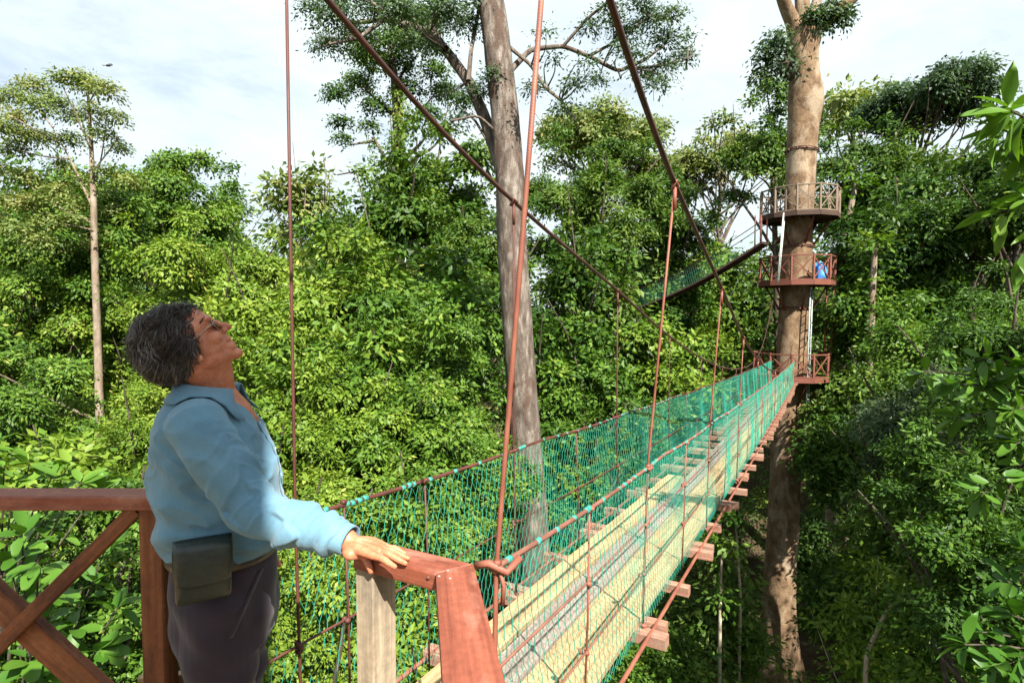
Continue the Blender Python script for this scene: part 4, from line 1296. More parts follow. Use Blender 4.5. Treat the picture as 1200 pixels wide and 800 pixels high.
def cloth_mat(name, base, light, scale=320, rough=.85, bstr=.12):
    m, nt, out = newmat(name)
    v = vec(nt, 'object', (1, 1, 1))
    n1 = noise(nt, v, 9, 4, .6); n2 = noise(nt, v, scale, 3, .6); n3 = noise(nt, v, 30, 5, .65, .6)
    c = ramp(nt, [(.3, base), (.7, light)], n1)
    c = mix(nt, c, ramp(nt, [(.35, (.86, .86, .86)), (.65, (1.06, 1.06, 1.06))], n2), .6, 'MULTIPLY')
    b = finish(nt, out, c, rough, .2, n3, bstr, .012)
    b.inputs['Sheen Weight'].default_value = .15
    return m


def hair_mat():
    m, nt, out = newmat('grey_hair')
    a = N(nt, 'ShaderNodeAttribute', attribute_name='tint')
    c = ramp(nt, [(0, (.010, .006, .005)), (.5, (.028, .019, .015)), (.85, (.075, .058, .048)), (1, (.17, .155, .145))], a.outputs['Fac'])
    finish(nt, out, c, .42, .5)
    return m


M['skin'] = skin_mat()
M['shirt'] = cloth_mat('blue_cotton', (.088, .185, .262), (.128, .245, .325))
M['trousers'] = cloth_mat('dark_purple_twill', (.022, .015, .024), (.036, .026, .038))
M['hair'] = hair_mat()
M['leather'] = plain('dark_green_leather', (.016, .024, .021), .42, .5, .3, 60)
M['belt'] = plain('black_belt_leather', (.018, .015, .014), .4, .5, .2, 60)
M['shoe'] = plain('brown_shoe', (.06, .035, .02), .5, .4, .2, 40)
M['brass'] = plain('brass_buckle', (.5, .36, .14), .35, .5, .1, 40, Metallic=1.0)
M['button'] = plain('pale_button', (.5, .55, .58), .35, .5, .1, 40)
M['eye_white'] = plain('eye_white', (.6, .56, .52), .15, .5, .05, 40)
M['iris'] = plain('dark_iris', (.03, .02, .015), .1, .5, .1, 40)
M['wire'] = plain('thin_spectacle_wire', (.35, .33, .30), .3, .5, .1, 40, Metallic=1.0)
mgl, ntl, outl = newmat('spectacle_glass')
bl = finish(ntl, outl, (.95, .97, .97), .03, .5); bl.inputs['Transmission Weight'].default_value = 1.0; bl.inputs['IOR'].default_value = 1.05
M['lens'] = mgl

MP = np.array([-.915, 1.785, 0])
TH = R(16)
FW = np.array([math.cos(TH), math.sin(TH), 0]); RT = np.array([math.sin(TH), -math.cos(TH), 0]); UP = np.array([0, 0, 1.0])
def MW(f, r, z): return MP + FW * f + RT * r + UP * z


def ellipsoid(c, rad, ax=None, n=28):
    th = np.linspace(0, 2 * PI, n, endpoint=False); ph = np.linspace(-PI / 2, PI / 2, n // 2 + 1)[1:-1]
    V = [(0, 0, -1.0)] + [(math.cos(p) * math.cos(t), math.cos(p) * math.sin(t), math.sin(p)) for p in ph for t in th] + [(0, 0, 1.0)]
    V = np.array(V) * np.array(rad)
    if ax is not None: V = V @ np.array(ax)
    V = V + np.array(c)
    F = [[0, 1 + (k + 1) % n, 1 + k] for k in range(n)]
    m = len(ph)
    for i in range(m - 1):
        for k in range(n):
            b = 1 + i * n; j = (k + 1) % n
            F.append([b + k, b + j, b + n + j, b + n + k])
    b = 1 + (m - 1) * n
    F += [[b + k, b + (k + 1) % n, len(V) - 1] for k in range(n)]
    return V, F


def loft(rings, n=32):
    """rings: (centre, half-axis a vector, half-axis b vector, squareness)"""
    V, F = [], []
    th = np.linspace(0, 2 * PI, n, endpoint=False)
    for (c, a, b, e) in rings:
        ct, st = np.cos(th), np.sin(th)
        x = np.sign(ct) * np.abs(ct) ** e; y = np.sign(st) * np.abs(st) ** e
        V.append(np.array(c) + x[:, None] * np.array(a) + y[:, None] * np.array(b))
    V = np.concatenate(V); m = len(rings)
    for i in range(m - 1):
        for k in range(n):
            j = (k + 1) % n
            F.append([i * n + k, i * n + j, (i + 1) * n + j, (i + 1) * n + k])
    F.append(list(range(n - 1, -1, -1))); F.append([(m - 1) * n + k for k in range(n)])
    return V, F


def limbtube(pts, rad, n=20, sub=6, sq=1.0):
    """rounded tapered tube through joints, smoothly interpolated"""
    pts = np.array(pts, float); rad = np.array(rad, float)
    d = np.r_[0, np.cumsum(np.linalg.norm(np.diff(pts, axis=0), axis=1))]
    t = np.linspace(0, d[-1], sub * (len(pts) - 1) + 1)
    C = np.stack([[smooth_interp(q, np.stack([d, pts[:, k]], 1)) for q in t] for k in range(3)], 1)
    r = np.array([smooth_interp(q, np.stack([d, rad], 1)) for q in t])
    T = np.gradient(C, axis=0); T /= np.linalg.norm(T, axis=1, keepdims=True)
    # round ends
    C = np.concatenate([[C[0] - T[0] * r[0] * .75], [C[0] - T[0] * r[0] * .45], C, [C[-1] + T[-1] * r[-1] * .45], [C[-1] + T[-1] * r[-1] * .75]])
    r = np.concatenate([[r[0] * .35], [r[0] * .82], r, [r[-1] * .82], [r[-1] * .35]])
    T = np.concatenate([[T[0]] * 2, T, [T[-1]] * 2])
    u = np.cross(T[0], [0, 0, 1.0])
    if np.linalg.norm(u) < .1: u = np.cross(T[0], [1.0, 0, 0])
    rings = []
    for c, q, tt in zip(C, r, T):
        u = nrm(u - tt * u.dot(tt)); w = np.cross(tt, u)
        rings.append((c, u * q, w * q * sq, 1.0))
    return loft(rings, n)


def unite(name, pieces, voxel, smooth_it, smooth_f=.5):
    """one continuous skin over overlapping closed pieces"""
    V, F, b = [], [], 0
    for v, f in pieces:
        V += [tuple(p) for p in v]; F += [[b + i for i in q] for q in f]; b += len(v)
    me = bpy.data.meshes.new(name); me.from_pydata(V, [], F); me.update()
    o = bpy.data.objects.new(name, me); COL.objects.link(o)
    md = o.modifiers.new('r', 'REMESH'); md.mode = 'VOXEL'; md.voxel_size = voxel; md.use_smooth_shade = True
    if smooth_it:
        s = o.modifiers.new('s', 'SMOOTH'); s.factor = smooth_f; s.iterations = smooth_it
    dg = bpy.context.evaluated_depsgraph_get(); dg.update()
    out = bpy.data.meshes.new_from_object(o.evaluated_get(dg))
    bpy.data.objects.remove(o); bpy.data.meshes.remove(me)
    out.name = name
    out.polygons.foreach_set('use_smooth', np.ones(len(out.polygons), bool))
    return out


def co_get(me):
    a = np.zeros(len(me.vertices) * 3, np.float32); me.vertices.foreach_get('co', a); return a.reshape(-1, 3).astype(float)
def no_get(me):
    a = np.zeros(len(me.vertices) * 3, np.float32); me.vertex_normals.foreach_get('vector', a); return a.reshape(-1, 3).astype(float)
def co_set(me, V):
    me.vertices.foreach_set('co', np.ascontiguousarray(V, np.float32).ravel()); me.update()


man = empty('person', MP, 'man in a blue shirt and dark trousers looking up with one hand on the rail', 'person')

# head frame: x forward, y to his left, z up, then tilted back and turned
YAW, TILT = R(25), R(35.5)
hx = np.array([math.cos(YAW), math.sin(YAW), 0]); hy = np.array([-math.sin(YAW), math.cos(YAW), 0])
HFX = hx * math.cos(TILT) + UP * math.sin(TILT); HFZ = -hx * math.sin(TILT) + UP * math.cos(TILT); HFY = hy
HAX = np.stack([HFX, HFY, HFZ])
HC = np.array([-.978, 1.73, 1.548])
def HW(x, y, z): return HC + HFX * x + HFY * y + HFZ * z


def he(c, rad, rot=0.0, n=28):
    ca, sa = math.cos(rot), math.sin(rot)
    ax = np.stack([HFX * ca - HFZ * sa, HFY, HFX * sa + HFZ * ca])
    return ellipsoid(HW(*c), rad, ax, n)


pieces = [he((-.012, 0, .042), (.098, .076, .088)),            # cranium
          he((.034, 0, .035), (.055, .062, .06)),              # forehead
          he((.026, 0, -.035), (.066, .060, .078)),            # face
          he((.042, 0, -.078), (.046, .047, .034), .25),       # jaw
          he((.010, .036, -.07), (.055, .022, .028), .3), he((.010, -.036, -.07), (.055, .022, .028), .3),
          he((.082, 0, -.100), (.020, .024, .017)),            # chin
          he((.070, 0, -.070), (.030, .034, .022)),
          he((.058, .037, -.024), (.030, .022, .024)), he((.058, -.037, -.024), (.030, .022, .024)),   # cheeks
          he((.080, .027, .034), (.014, .026, .010), -.1), he((.080, -.027, .034), (.014, .026, .010), -.1),  # brows
          he((.083, 0, .025), (.012, .014, .018)),
          he((.095, 0, .006), (.011, .010, .026), -.55), he((.107, 0, -.013), (.0135, .012, .014)),    # nose
          he((.113, 0, -.019), (.011, .0115, .0105)),
          he((.097, .013, -.022), (.011, .0075, .009)), he((.097, -.013, -.022), (.011, .0075, .009)),
          he((.088, 0, -.040), (.011, .020, .013)),
          he((.0925, 0, -.0505), (.0095, .023, .0055)), he((.090, 0, -.0635), (.0095, .021, .0062)),   # lips
          he((.072, .031, .012), (.016, .017, .009)), he((.072, -.031, .012), (.016, .017, .009)),     # lids
          he((.070, .032, .026), (.017, .018, .007)), he((.070, -.032, .026), (.017, .018, .007)),
          he((-.008, .073, -.022), (.020, .010, .034), .25), he((-.008, -.073, -.022), (.020, .010, .034), .25),   # ears
          he((.000, .074, -.05), (.010, .007, .012)), he((.000, -.074, -.05), (.010, .007, .012))]
nb = MW(-.055, 0, 1.33)
neck = limbtube([nb, MW(-.045, 0, 1.42), HW(-.022, 0, -.055), HW(-.02, 0, .0)], [.068, .062, .058, .055], 24)
pieces.append(neck)
pieces.append(limbtube([MW(.0, 0, 1.40), HW(.018, 0, -.088)], [.04, .046], 20))
pieces.append(loft([(MW(0, 0, .85), FW * .13, RT * .155, 1), (MW(-.01, 0, 1.0), FW * .15, RT * .165, 1), (MW(-.02, 0, 1.15), FW * .15, RT * .17, 1), (MW(-.035, 0, 1.28), FW * .125, RT * .165, 1), (MW(-.045, 0, 1.36), FW * .09, RT * .12, 1)]))

# arms (his right one reaches for the rail, his left hangs)
SHR = MW(-.03, .175, 1.315); ELR = at(302, 594, 1.58); WRR = at(409, 632, 1.492)
SHL = MW(-.03, -.175, 1.315); ELL = MW(-.09, -.235, 1.06); WRL = MW(.03, -.24, .86)
pieces.append(limbtube([SHR, SHR * .5 + ELR * .5, ELR, ELR * .5 + WRR * .5, WRR], [.055, .047, .040, .036, .0265], 18))
pieces.append(limbtube([SHL, SHL * .5 + ELL * .5, ELL, ELL * .5 + WRL * .5, WRL], [.055, .047, .040, .036, .0265], 18))
# legs and feet
for s in (1, -1):
    pieces.append(limbtube([MW(0, s * .09, .86), MW(.0, s * .095, .65), MW(.012, s * .10, .47), MW(-.01, s * .105, .28), MW(-.02, s * .11, .09)], [.10, .085, .058, .052, .038], 18))
    pieces.append(limbtube([MW(-.05, s * .11, .045), MW(.08, s * .125, .04), MW(.17, s * .13, .03)], [.035, .036, .026], 14))

# right hand: palm on the rail, fingers along it, thumb over the near edge
RAILZ = A0[2] + th / 2
hd = nrm(rr * .985 + rb * .10); hs = nrm(np.cross(UP, hd))          # along the rail; hs points away from the camera
K0 = np.array([WRR[0], WRR[1], 0]) + UP * (RAILZ + .024)
pc0 = K0 + hd * .015
def HP(a, s, z): return np.array([pc0[0], pc0[1], 0]) + hd * a + hs * s + UP * (RAILZ + z)
kn = [(.088, -.031, .026), (.094, -.010, .029), (.090, .012, .027), (.081, .031, .022)]       # index .. little
for i, (a, s, z) in enumerate(kn):
    pieces.append(limbtube([HP(-.010, s * .55, .026), HP(a * .5, s * .85, .028), HP(a, s, z - .003)], [.0165, .0150, .0115], 14))
pieces.append(limbtube([WRR, HP(-.02, 0, .03), HP(.02, .0, .026)], [.0265, .0265, .022], 18))
FL = [.068, .076, .070, .054]
for i, (a, s, z) in enumerate(kn):
    L_ = FL[i]; sp = (-.10, -.02, .05, .14)[i]
    d1 = lambda q, h: HP(a + L_ * q, s + sp * L_ * q, h)
    pieces.append(limbtube([d1(-.1, z - .004), d1(.22, z - .004), d1(.50, .019), d1(.76, .0125), d1(1.0, .0085)], [.0102, .0094, .0090, .0080, .0064], 12))
# thumb: leaves the near side of the palm and hangs over the front edge of the rail
t0 = HP(-.004, -.020, .022)
edge = A0 + rr * .075 - rb * .011
pieces.append(limbtube([t0, HP(.018, -.041, .018), np.array([edge[0], edge[1], RAILZ + .004]) - rr * .030, np.array([edge[0], edge[1], RAILZ - .016]) - rr * .012, np.array([edge[0], edge[1], RAILZ - .034]) - rr * .003],
                       [.0155, .0140, .0112, .0100, .0075], 12))
# left hand
lh = nrm(WRL - ELL)
pieces.append(limbtube([WRL, WRL + lh * .05, WRL + lh * .09], [.027, .034, .028], 16, sq=.5))
for i in range(4):
    b0 = WRL + lh * .085 + FW * (.027 - .018 * i)
    pieces.append(limbtube([b0, b0 + lh * .03 + RT * .004, b0 + lh * .055 + RT * .016, b0 + lh * .07 + RT * .03], [.0095, .009, .0085, .007], 10))
b0 = WRL + lh * .03 + FW * .022
pieces.append(limbtube([b0, b0 + lh * .03 + FW * .022, b0 + lh * .06 + FW * .026], [.013, .011, .009], 10))
body = unite('body', pieces, .0027, 5)
# wrinkles at the eye corner, smile fold and neck creases
Vb = co_get(body); Nb = no_get(body)
loc = (Vb - HC) @ HAX.T
near = np.linalg.norm(Vb - HC, axis=1) < .2
disp = np.zeros(len(Vb))
for sy in (1, -1):
    q = loc - np.array([.05, sy * .055, .012])
    disp += -.0010 * np.exp(-(q[:, 0] ** 2 + q[:, 1] ** 2) / .016 ** 2) * np.sin(loc[:, 2] * 900) ** 2 * np.exp(-q[:, 2] ** 2 / .014 ** 2)
    line = np.abs((loc[:, 0] - .083) + (loc[:, 2] + .03) * -.55 - .0)
    disp += -.0022 * np.exp(-line ** 2 / .004 ** 2) * ((loc[:, 2] < -.018) & (loc[:, 2] > -.07)) * (np.sign(loc[:, 1]) == sy) * (np.abs(loc[:, 1]) > .014)
# mouth line
disp += -.0032 * np.exp(-((loc[:, 2] + .0570) / .0022) ** 2) * (np.abs(loc[:, 1]) < .024) * (loc[:, 0] > .072)
co_set(body, Vb + Nb * (disp * near)[:, None])
bo = link('body', body, M['skin'], man)

# eyes
for s in (1, -1):
    mb = MB()
    V, F = ellipsoid(HW(.0725, s * .031, .018), (.0122, .0122, .0122), HAX, 18); mb.add(V, F, None, 0, True)
    V, F = ellipsoid(HW(.0812, s * .0315, .0205), (.0045, .0058, .0058), HAX, 14); mb.add(V, F, None, 1, True)
    mb.build('eye', [M['eye_white'], M['iris']], man)
# thin spectacles
mb = MB()
for s in (1, -1):
    c = np.array([.092, s * .031, .008])
    ring = [HW(c[0] - .004 * abs(math.cos(a)), c[1] + .024 * math.cos(a), c[2] + .018 * math.sin(a)) for a in np.linspace(0, 2 * PI, 29)]
    mb.tube(ring, .0011, 6)
    mb.tube([HW(.088, s * .055, .012), HW(.075, s * .066, .012), HW(.03, s * .0725, .006), HW(-.005, s * .077, .004)], .0013, 6)
mb.tube([HW(.092, .008, .012), HW(.099, 0, .015), HW(.092, -.008, .012)], .0012, 6)
gl = mb.build('spectacles', M['wire'], man)
mb = MB()
for s in (1, -1):
    c = np.array([.092, s * .031, .008])
    mb.add([HW(c[0] - .004 * abs(math.cos(a)) + t_, c[1] + .0235 * math.cos(a), c[2] + .0175 * math.sin(a)) for t_ in (0, .0012) for a in np.linspace(0, 2 * PI, 28, endpoint=False)],
           [list(range(27, -1, -1)), [28 + k for k in range(28)]] + [[k, (k + 1) % 28, 28 + (k + 1) % 28, 28 + k] for k in range(28)])
mb.build('lens', M['lens'], gl)

# hair: a soft base volume and thousands of wavy locks lying over it
g = np.random.default_rng(31)
hp_ = [he((-.030, 0, .052), (.112, .090, .092)), he((-.085, 0, .02), (.066, .080, .085)), he((.015, 0, .090), (.066, .074, .040), .1),
       he((-.060, 0, -.03), (.060, .074, .050)), he((-.02, .062, .02), (.045, .028, .05)), he((-.02, -.062, .02), (.045, .028, .05)),
       he((-.012, .074, .004), (.040, .020, .036)), he((-.012, -.074, .004), (.040, .020, .036))]
hb = unite('hair', hp_, .004, 6)
Vh = co_get(hb); Nh = no_get(hb)
lh_ = (Vh - HC) @ HAX.T
Vh = Vh + Nh * (.004 * np.sin(lh_[:, 0] * 90 + 3 * np.sin(lh_[:, 2] * 60)) * np.sin(lh_[:, 1] * 80 + lh_[:, 2] * 50))[:, None] - Nh * .006
co_set(hb, Vh)
lh_ = (Vh - HC) @ HAX.T
hb.attributes.new('tint', 'FLOAT', 'FACE').data.foreach_set('value', np.full(len(hb.polygons), .08, np.float32))
ok = np.where(~((lh_[:, 0] > .045) & (lh_[:, 2] < .07)))[0]
pick = g.choice(ok, 8500)
VS, FS, TT, b = [], [], [], 0
nseg = 7
for i in pick:
    p = Vh[i] - Nh[i] * .004; n_ = Nh[i]; l_ = lh_[i]
    # flow: from the parting at the front swept back and down
    fl = HFX * (-.9 if l_[0] < .03 else -.35) + HFZ * (-.75 - 1.2 * max(0, -l_[0] * 4)) * (1 if l_[2] < .09 else .1) + HFY * np.sign(l_[1]) * .45 * (1 if l_[2] > .03 else -.05)
    wv = np.array([math.sin(l_[2] * 70 + l_[1] * 40), math.sin(l_[0] * 60 + 2), math.sin(l_[0] * 80 + l_[1] * 50)]); fl = fl + g.normal(0, .2, 3) + wv * .42; fl -= n_ * fl.dot(n_); fl = nrm(fl)
    L_ = g.uniform(.03, .075) * (1 if l_[0] < .05 else .7)
    sdv = nrm(np.cross(fl, n_)); ph = g.uniform(0, 6); amp = g.uniform(.004, .013); w0 = g.uniform(.0006, .0016)
    lift = g.uniform(.003, .015) + .006 * wv[2] + (.012 if g.random() < .08 else 0); curl = g.uniform(-.9, .5)
    rows = []
    for k in range(nseg):
        q = k / (nseg - 1)
        c = p + fl * L_ * q + n_ * (lift * math.sin(PI * min(1, q * .8)) + curl * .010 * q * q - .022 * q * q * (L_ / .07)) + sdv * amp * math.sin(ph + q * 5) * q
        w = w0 * (1 - q ** 3 * .92)
        rows += [c + sdv * w, c + n_ * w * .6, c - sdv * w]
    VS += rows
    for k in range(nseg - 1):
        a = b + k * 3
        for m_ in range(3):
            j = (m_ + 1) % 3
            FS.append([a + m_, a + j, a + 3 + j, a + 3 + m_])
    grey = .5 + .32 * (l_[0] < -.06) + .25 * (l_[2] < -.005) * (l_[0] > -.05) + .12 * (l_[2] > .1)
    TT += [float(np.clip(g.normal(grey - .06 + .16 * wv[0], .24), 0, 1))] * ((nseg - 1) * 3)
    b += nseg * 3
hv = tri_mesh('locks', np.array(VS), np.array(FS), TT, True)
ho = link('hair', hb, M['hair'], man)
link('locks', hv, M['hair'], ho)
mb = MB()
for s in (1, -1):
    for k in range(110):
        q = g.random(); c = HW(.083 - .010 * (q - .45) ** 2 * 4 - .012 * q, s * (.012 + .034 * q), .037 + .005 * math.sin(PI * q) - .004 * q + g.uniform(-.0035, .0035))
        mb.tube([c, c + HFX * .003 + HFY * s * .006 + HFZ * g.uniform(-.001, .004), c + HFX * .003 + HFY * s * .012 + HFZ * g.uniform(-.003, .003)], [.0007, .0007, .0003], 4)
eb = mb.mesh('eyebrows'); eb.attributes.new('tint', 'FLOAT', 'FACE').data.foreach_set('value', np.full(len(eb.polygons), .55, np.float32))
link('eyebrows', eb, M['hair'], man)

# shirt
sp = [loft([(MW(.0, 0, .885), FW * .150, RT * .178, .92), (MW(.0, 0, .905), FW * .163, RT * .187, .92), (MW(.002, 0, .94), FW * .180, RT * .198, .92), (MW(-.002, 0, 1.0), FW * .187, RT * .200, .92), (MW(-.008, 0, 1.06), FW * .188, RT * .200, .92),
            (MW(-.018, 0, 1.13), FW * .184, RT * .200, .92), (MW(-.030, 0, 1.21), FW * .170, RT * .203, .92), (MW(-.040, 0, 1.29), FW * .152, RT * .198, .95), (MW(-.045, 0, 1.345), FW * .126, RT * .168, 1),
            (MW(-.045, 0, 1.385), FW * .094, RT * .120, 1), (MW(-.04, 0, 1.41), FW * .074, RT * .084, 1)], 40)]
cuff = WRR + (ELR - WRR) * .03
sp.append(limbtube([MW(-.035, .135, 1.31), SHR + UP * -.005, SHR * .55 + ELR * .45 + UP * -.008, ELR + UP * -.012, ELR * .5 + WRR * .5 + UP * -.010, ELR * .16 + WRR * .84 - UP * .002], [.084, .082, .078, .072, .062, .048], 26))
sp.append(limbtube([MW(-.035, -.135, 1.31), SHL, SHL * .5 + ELL * .5, ELL, ELL * .5 + WRL * .5, WRL + (ELL - WRL) * .08], [.084, .080, .074, .068, .058, .046], 24))
shirt = unite('shirt', sp, .0042, 5)
V = co_get(shirt)
# folds: sleeve creases round the elbow, drag lines over the back and the blouse above the belt
def fold_field(V):
    d = np.zeros(len(V))
    f = (V - MP) @ FW; r = (V - MP) @ RT; z = V[:, 2]
    ax = nrm(WRR - SHR); q = (V - SHR) @ ax; L = np.linalg.norm(WRR - SHR)
    dist = np.linalg.norm(V - SHR - q[:, None] * ax, axis=1)
    sl = np.clip((q - .05) / .12, 0, 1) * (dist < .13) * np.clip((r - .05) / .06 + (q > .3), 0, 1)
    tw = np.arctan2((V - SHR) @ hs, (V - SHR) @ UP)
    d += sl * .0065 * np.sin(q * 62 + 1.4 * np.sin(tw * 2 + q * 9) + tw * 1.3) * (.35 + .65 * np.exp(-((q - .30) / .12) ** 2))
    d += sl * .0045 * np.sin(q * 115 + tw * 2.2 + 2 * np.sin(q * 23)) * np.exp(-((q - .50) / .09) ** 2)
    d += sl * .0040 * np.sin(tw * 5 + q * 14)
    to = 1 - np.clip(sl, 0, 1)
    a = np.arctan2(r, f)
    d += to * .0075 * np.sin(z * 58 + 2.2 * np.sin(a * 1.5 + 1) + a * 1.2) * np.exp(-((z - .99) / .075) ** 2)
    d += to * .0065 * np.sin(a * 7 + z * 22 + 1.3 * np.sin(z * 20)) * np.clip((1.33 - z) / .2, 0, 1) * .8
    d += to * .004 * np.sin((z * 38 + f * 46) + 1.5 * np.sin(a * 2)) * np.exp(-((z - 1.18) / .12) ** 2)
    # creases: ridged noise stretched across the pull of the cloth
    from mathutils import noise as mn
    for i in range(len(V)):
        for part in (0, 1):
          wgt = float(np.clip(sl[i], 0, 1)) if part == 0 else 1 - float(np.clip(sl[i], 0, 1))
          if wgt < .01: continue
          if part == 0:
            c_ = Vector((q[i] * 17 + tw[i] * .9, tw[i] * 1.5 - q[i] * 3, 3.0)); s_ = Vector((q[i] * 36 - tw[i] * 1.6, tw[i] * 2.2, 9.0)); k_ = .0088 * wgt
          else:
            c_ = Vector((f[i] * 7 + z[i] * 3, r[i] * 7, z[i] * 13 + f[i] * 6)); s_ = Vector((f[i] * 15, r[i] * 15, z[i] * 25 - f[i] * 16)); k_ = .0085 * wgt * float(np.clip((1.38 - z[i]) / .12, 0, 1))
          d[i] += k_ * (mn.noise(c_) * 1.3 + .9 * max(0, 1 - abs(mn.noise(c_ * 1.35 + Vector((5, 5, 5)))) * 3.4) ** 2 - .3) + k_ * .3 * mn.noise(s_)
    return np.clip(d, -.016 + .009 * np.clip(sl, 0, 1), .015) * np.clip((z - .895) / .05, .15, 1)
co_set(shirt, V + no_get(shirt) * fold_field(V)[:, None])
def relax(me, n):
    E = np.zeros(len(me.edges) * 2, np.int32); me.edges.foreach_get('vertices', E); E = E.reshape(-1, 2)
    P_ = co_get(me); cnt = np.bincount(E.ravel(), minlength=len(P_))[:, None]
    for _ in range(n):
        S_ = np.zeros_like(P_)
        for k in range(3):
            S_[:, k] = np.bincount(E[:, 0], P_[E[:, 1], k], len(P_)) + np.bincount(E[:, 1], P_[E[:, 0], k], len(P_))
        P_ = P_ * .5 + S_ / np.maximum(1, cnt) * .5
    co_set(me, P_)
relax(shirt, 2)
from mathutils.bvhtree import BVHTree
bvh = BVHTree.FromPolygons([Vector(p) for p in co_get(shirt)], [list(p.vertices) for p in shirt.polygons])
f_c = np.array([p.center[:] for p in shirt.polygons])
vz = f_c[:, 2]; vr = (f_c - MP) @ RT; vf_ = (f_c - MP) @ FW
shirt.polygons.foreach_set('material_index', ((vf_ > 0) & (vz > 1.285) & (np.abs(vr) < (vz - 1.285) * .75)).astype(np.int32))
sh = link('shirt', shirt, [M['shirt'], M['skin']], man)
# cuff, collar, placket and shoulder seam
fa = nrm(WRR - ELR); cu = nrm(np.cross(fa, UP)); cw_ = np.cross(cu, fa)
mb = MB()
rings = []
for t_, q in ((-.075, .047), (-.070, .0505), (-.012, .0455), (.0, .044), (-.004, .039), (-.05, .036)):
    rings.append((WRR + fa * (t_ + .006) - UP * .002, cu * q, cw_ * q * .88, 1.0))
V, F = loft(rings, 28); mb.add(V, F, None, 0, True); mb.build('cuff', M['shirt'], sh)


def cloth_strip(rows, t=.003):
    """rows of points -> a sheet with thickness"""
    mb = MB(); nr, nc = len(rows), len(rows[0])
    A = np.array(rows, float)
    du = np.gradient(A, axis=1); dv = np.gradient(A, axis=0)
    nn = np.cross(du, dv); nn /= np.maximum(1e-9, np.linalg.norm(nn, axis=2, keepdims=True))
    vs = np.concatenate([(A + nn * t / 2).reshape(-1, 3), (A - nn * t / 2).reshape(-1, 3)])
    o = nr * nc; fs = []
    for i in range(nr - 1):
        for j in range(nc - 1):
            a = i * nc + j
            fs.append([a, a + 1, a + nc + 1, a + nc]); fs.append([o + a, o + a + nc, o + a + nc + 1, o + a + 1])
    for j in range(nc - 1):
        fs.append([j, o + j, o + j + 1, j + 1]); b = (nr - 1) * nc + j; fs.append([b, b + 1, o + b + 1, o + b])
    for i in range(nr - 1):
        a = i * nc; fs.append([a, a + nc, o + a + nc, o + a]); b = a + nc - 1; fs.append([b, o + b, o + b + nc, b + nc])
    mb.add(vs, fs, None, 0, True)
    return mb


def onto(p, off):
    l, n, i, d = bvh.find_nearest(Vector(p)); return np.array(l) + np.array(n) * off
rows = []
npts = 30
for k in range(npts):
    a = -PI + .92 + (2 * PI - 1.84) * k / (npts - 1)      # 0 is his back, +-pi his throat
    q = abs(a) / (PI - .92)
    cc = MW(-.042, 0, 1.405 - .012 * q)
    dirv = -FW * math.cos(a) + RT * math.sin(a)
    r_in = .072 + .012 * q
    neckp = cc + dirv * r_in + UP * (.030 - .020 * q) + FW * (.030 * q ** 3)
    top = neckp + dirv * .010 + UP * (.008)
    wide = .042 + .034 * q ** 5 * (1 if q < .97 else .8)
    out1 = onto(top + dirv * (wide * .6) - UP * (.022 + .02 * q), .009)
    out2 = onto(top + dirv * (wide * 1.0) - UP * (.045 + .035 * q) + FW * .02 * q ** 4, .008 + .010 * q ** 6)
    rows.append([neckp - UP * .03, neckp, top, out1, out2])
cloth_strip(rows, .0035).build('collar', M['shirt'], sh)
rows = []
for z in np.linspace(1.295, .93, 26):
    c = MW(.30, .004, z); o_ = []
    for e in (-.017, -.008, .002, .012, .018):
        hit = bvh.ray_cast(Vector(MW(.45, e + .006, z)), Vector(-FW))
        o_.append(np.array(hit[0]) + FW * .0035 if hit[0] is not None else MW(.16, e, z))
    rows.append(o_)
cloth_strip(rows, .003).build('placket', M['shirt'], sh)
for z in (1.29, 1.205, 1.12, 1.035, .955):
    hit = bvh.ray_cast(Vector(MW(.45, .006, z)), Vector(-FW))
    if hit[0] is not None:
        mb = MB(); V, F = ellipsoid(np.array(hit[0]) + FW * .006, (.002, .0055, .0055), np.stack([FW, RT, UP]), 12); mb.add(V, F, None, 0, True); mb.build('button', M['button'], sh)
# open throat: a dark V of undershirt shade is left out; the skin of the neck shows between the collar points

# trousers, belt, pouch, shoes
tp = [loft([(MW(0, 0, .62), FW * .145, RT * .185, .9), (MW(0, 0, .70), FW * .150, RT * .187, .9), (MW(0, 0, .80), FW * .156, RT * .186, .92), (MW(0, 0, .88), FW * .153, RT * .176, .92), (MW(0, 0, .925), FW * .148, RT * .170, .95)], 36)]
for s in (1, -1):
    tp.append(limbtube([MW(-.005, s * .092, .78), MW(.0, s * .098, .62), MW(.010, s * .104, .46), MW(-.005, s * .108, .26), MW(-.012, s * .112, .08)], [.120, .108, .088, .080, .078], 24))
tr_ = unite('trousers', tp, .006, 5)
V = co_get(tr_); f = (V - MP) @ FW; r = (V - MP) @ RT; z = V[:, 2]; a = np.arctan2(r, f)
d = .006 * np.sin(z * 40 + a * 3 + 2 * np.sin(z * 13)) * np.exp(-((z - .45) / .15) ** 2) + .004 * np.sin(a * 6 + z * 15) + .006 * np.sin(z * 30 + f * 40) * np.exp(-((z - .70) / .07) ** 2)
co_set(tr_, V + no_get(tr_) * d[:, None])
bvt = BVHTree.FromPolygons([Vector(p) for p in co_get(tr_)], [list(p.vertices) for p in tr_.polygons])
to_ = link('trousers', tr_, M['trousers'], man)
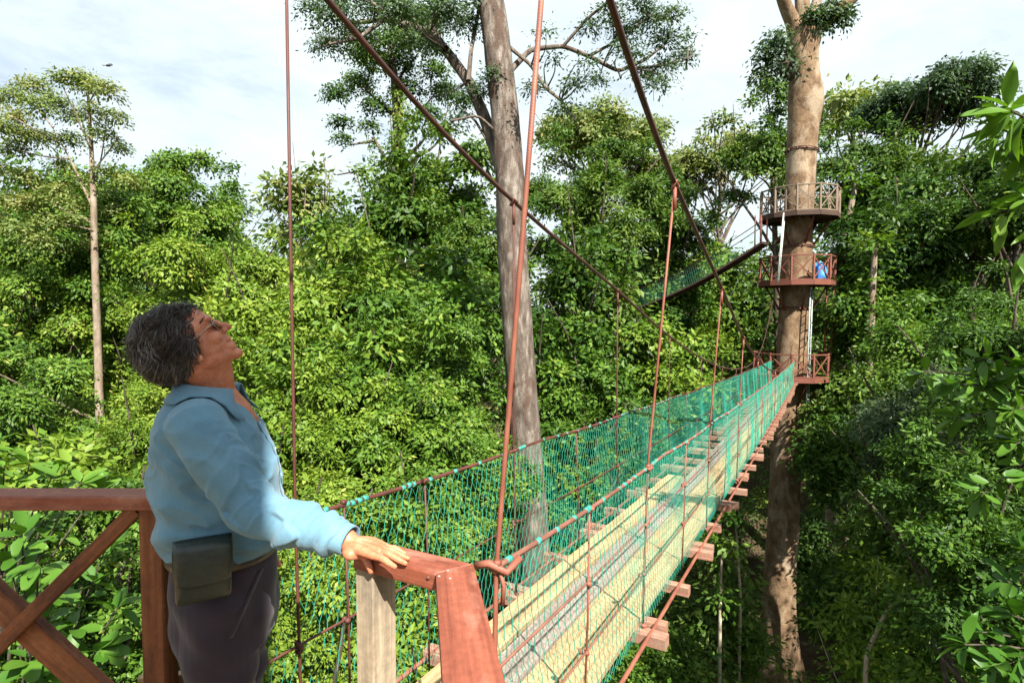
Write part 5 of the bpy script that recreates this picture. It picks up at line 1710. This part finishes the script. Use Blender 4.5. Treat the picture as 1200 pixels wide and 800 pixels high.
# slanted pocket welt on his right hip
rows = []
for q in np.linspace(0, 1, 12):
    o_ = []
    for e in (0, .006, .012):
        p = MW(.115 - .075 * q + e, .24, .86 - .16 * q)
        hit = bvt.ray_cast(Vector(p), Vector(-RT)); o_.append((np.array(hit[0]) if hit[0] is not None else MW(.1, .17, .8)) + RT * .003)
    rows.append(o_)
cloth_strip(rows, .004).build('pocket', M['trousers'], to_)
mb = MB()
rings = [(MW(0, 0, .887), FW * .158, RT * .184, .92), (MW(0, 0, .890), FW * .163, RT * .188, .92), (MW(0, 0, .920), FW * .163, RT * .188, .92), (MW(0, 0, .923), FW * .158, RT * .184, .92)]
V, F = loft(rings, 40); mb.add(V, F, None, 0, True); bt = mb.build('belt', M['belt'], man)
mb = MB(); mb.board(MW(.165, -.02, .905), MW(.165, .022, .905), .040, .007, (0, 0, 1), .003); mb.build('buckle', M['brass'], bt)
for s in (1, -1):
    V1 = limbtube([MW(-.07, s * .112, .045), MW(.05, s * .122, .048), MW(.15, s * .13, .036), MW(.19, s * .132, .03)], [.042, .046, .042, .034], 16)
    V2 = loft([(MW(-.02 + .08, s * .122, 0.001), FW * .155, RT * .048, .8), (MW(.06, s * .122, .02), FW * .155, RT * .048, .8)], 24)
    V3 = limbtube([MW(-.045, s * .112, .06), MW(-.03, s * .112, .11)], [.046, .044], 14)
    me = unite('shoe', [V1, V2, V3], .006, 4)
    Vz = co_get(me); Vz[:, 2] = np.maximum(Vz[:, 2], .0); co_set(me, Vz)
    link('shoe', me, M['shoe'], man)

# belt pouch on his right hip
pf = nrm(RT + FW * .22); pt_ = nrm(np.cross(UP, pf)); pcn = MW(-.012, .225, .925)
pch = empty('belt_pouch', pcn, 'dark green leather pouch hanging on the man\'s belt', 'pouch')
def rbox(c, hx_, hy_, hz_, e=.35, n=44, puff=.0):
    rings = []
    for t_ in np.linspace(-1, 1, 15):
        k_ = (1 - abs(t_) ** 7) ** .25 if abs(t_) < 1 else .0
        k_ = max(k_, .55)
        rings.append((np.array(c) + UP * hz_ * (1 - (1 - abs(t_)) ** 1.0) * np.sign(t_), pt_ * hx_ * (k_ * .14 + .86), pf * hy_ * k_ * (1 + puff * (1 - t_ * t_)), e))
    return loft(rings, n)
mb = MB(); V, F = rbox(pcn, .070, .030, .086, .38, puff=.12); mb.add(V, F, None, 0, True); mb.build('case', M['leather'], pch)
rows = []
for q in np.linspace(0, 1, 16):
    o_ = []
    for e in np.linspace(-1, 1, 15):
        zz = .089 - .125 * q; x_ = e * .073 * (1 - .10 * q ** 6 * abs(e))
        bul = (.0345 + .006 * math.sin(PI * q)) * (1 - .16 * abs(e) ** 6)
        if q < .12: bul *= q / .12
        o_.append(pcn + UP * (zz + .012 * (abs(e) ** 3) * q) + pt_ * x_ + pf * bul)
    rows.append(o_)
cloth_strip(rows, .0035).build('flap', M['leather'], pch)
mb = MB(); mb.board(pcn - pf * .036 + UP * .075, pcn - pf * .036 - UP * .02, .055, .006, pt_, .002); mb.build('belt_loop', M['belt'], pch)
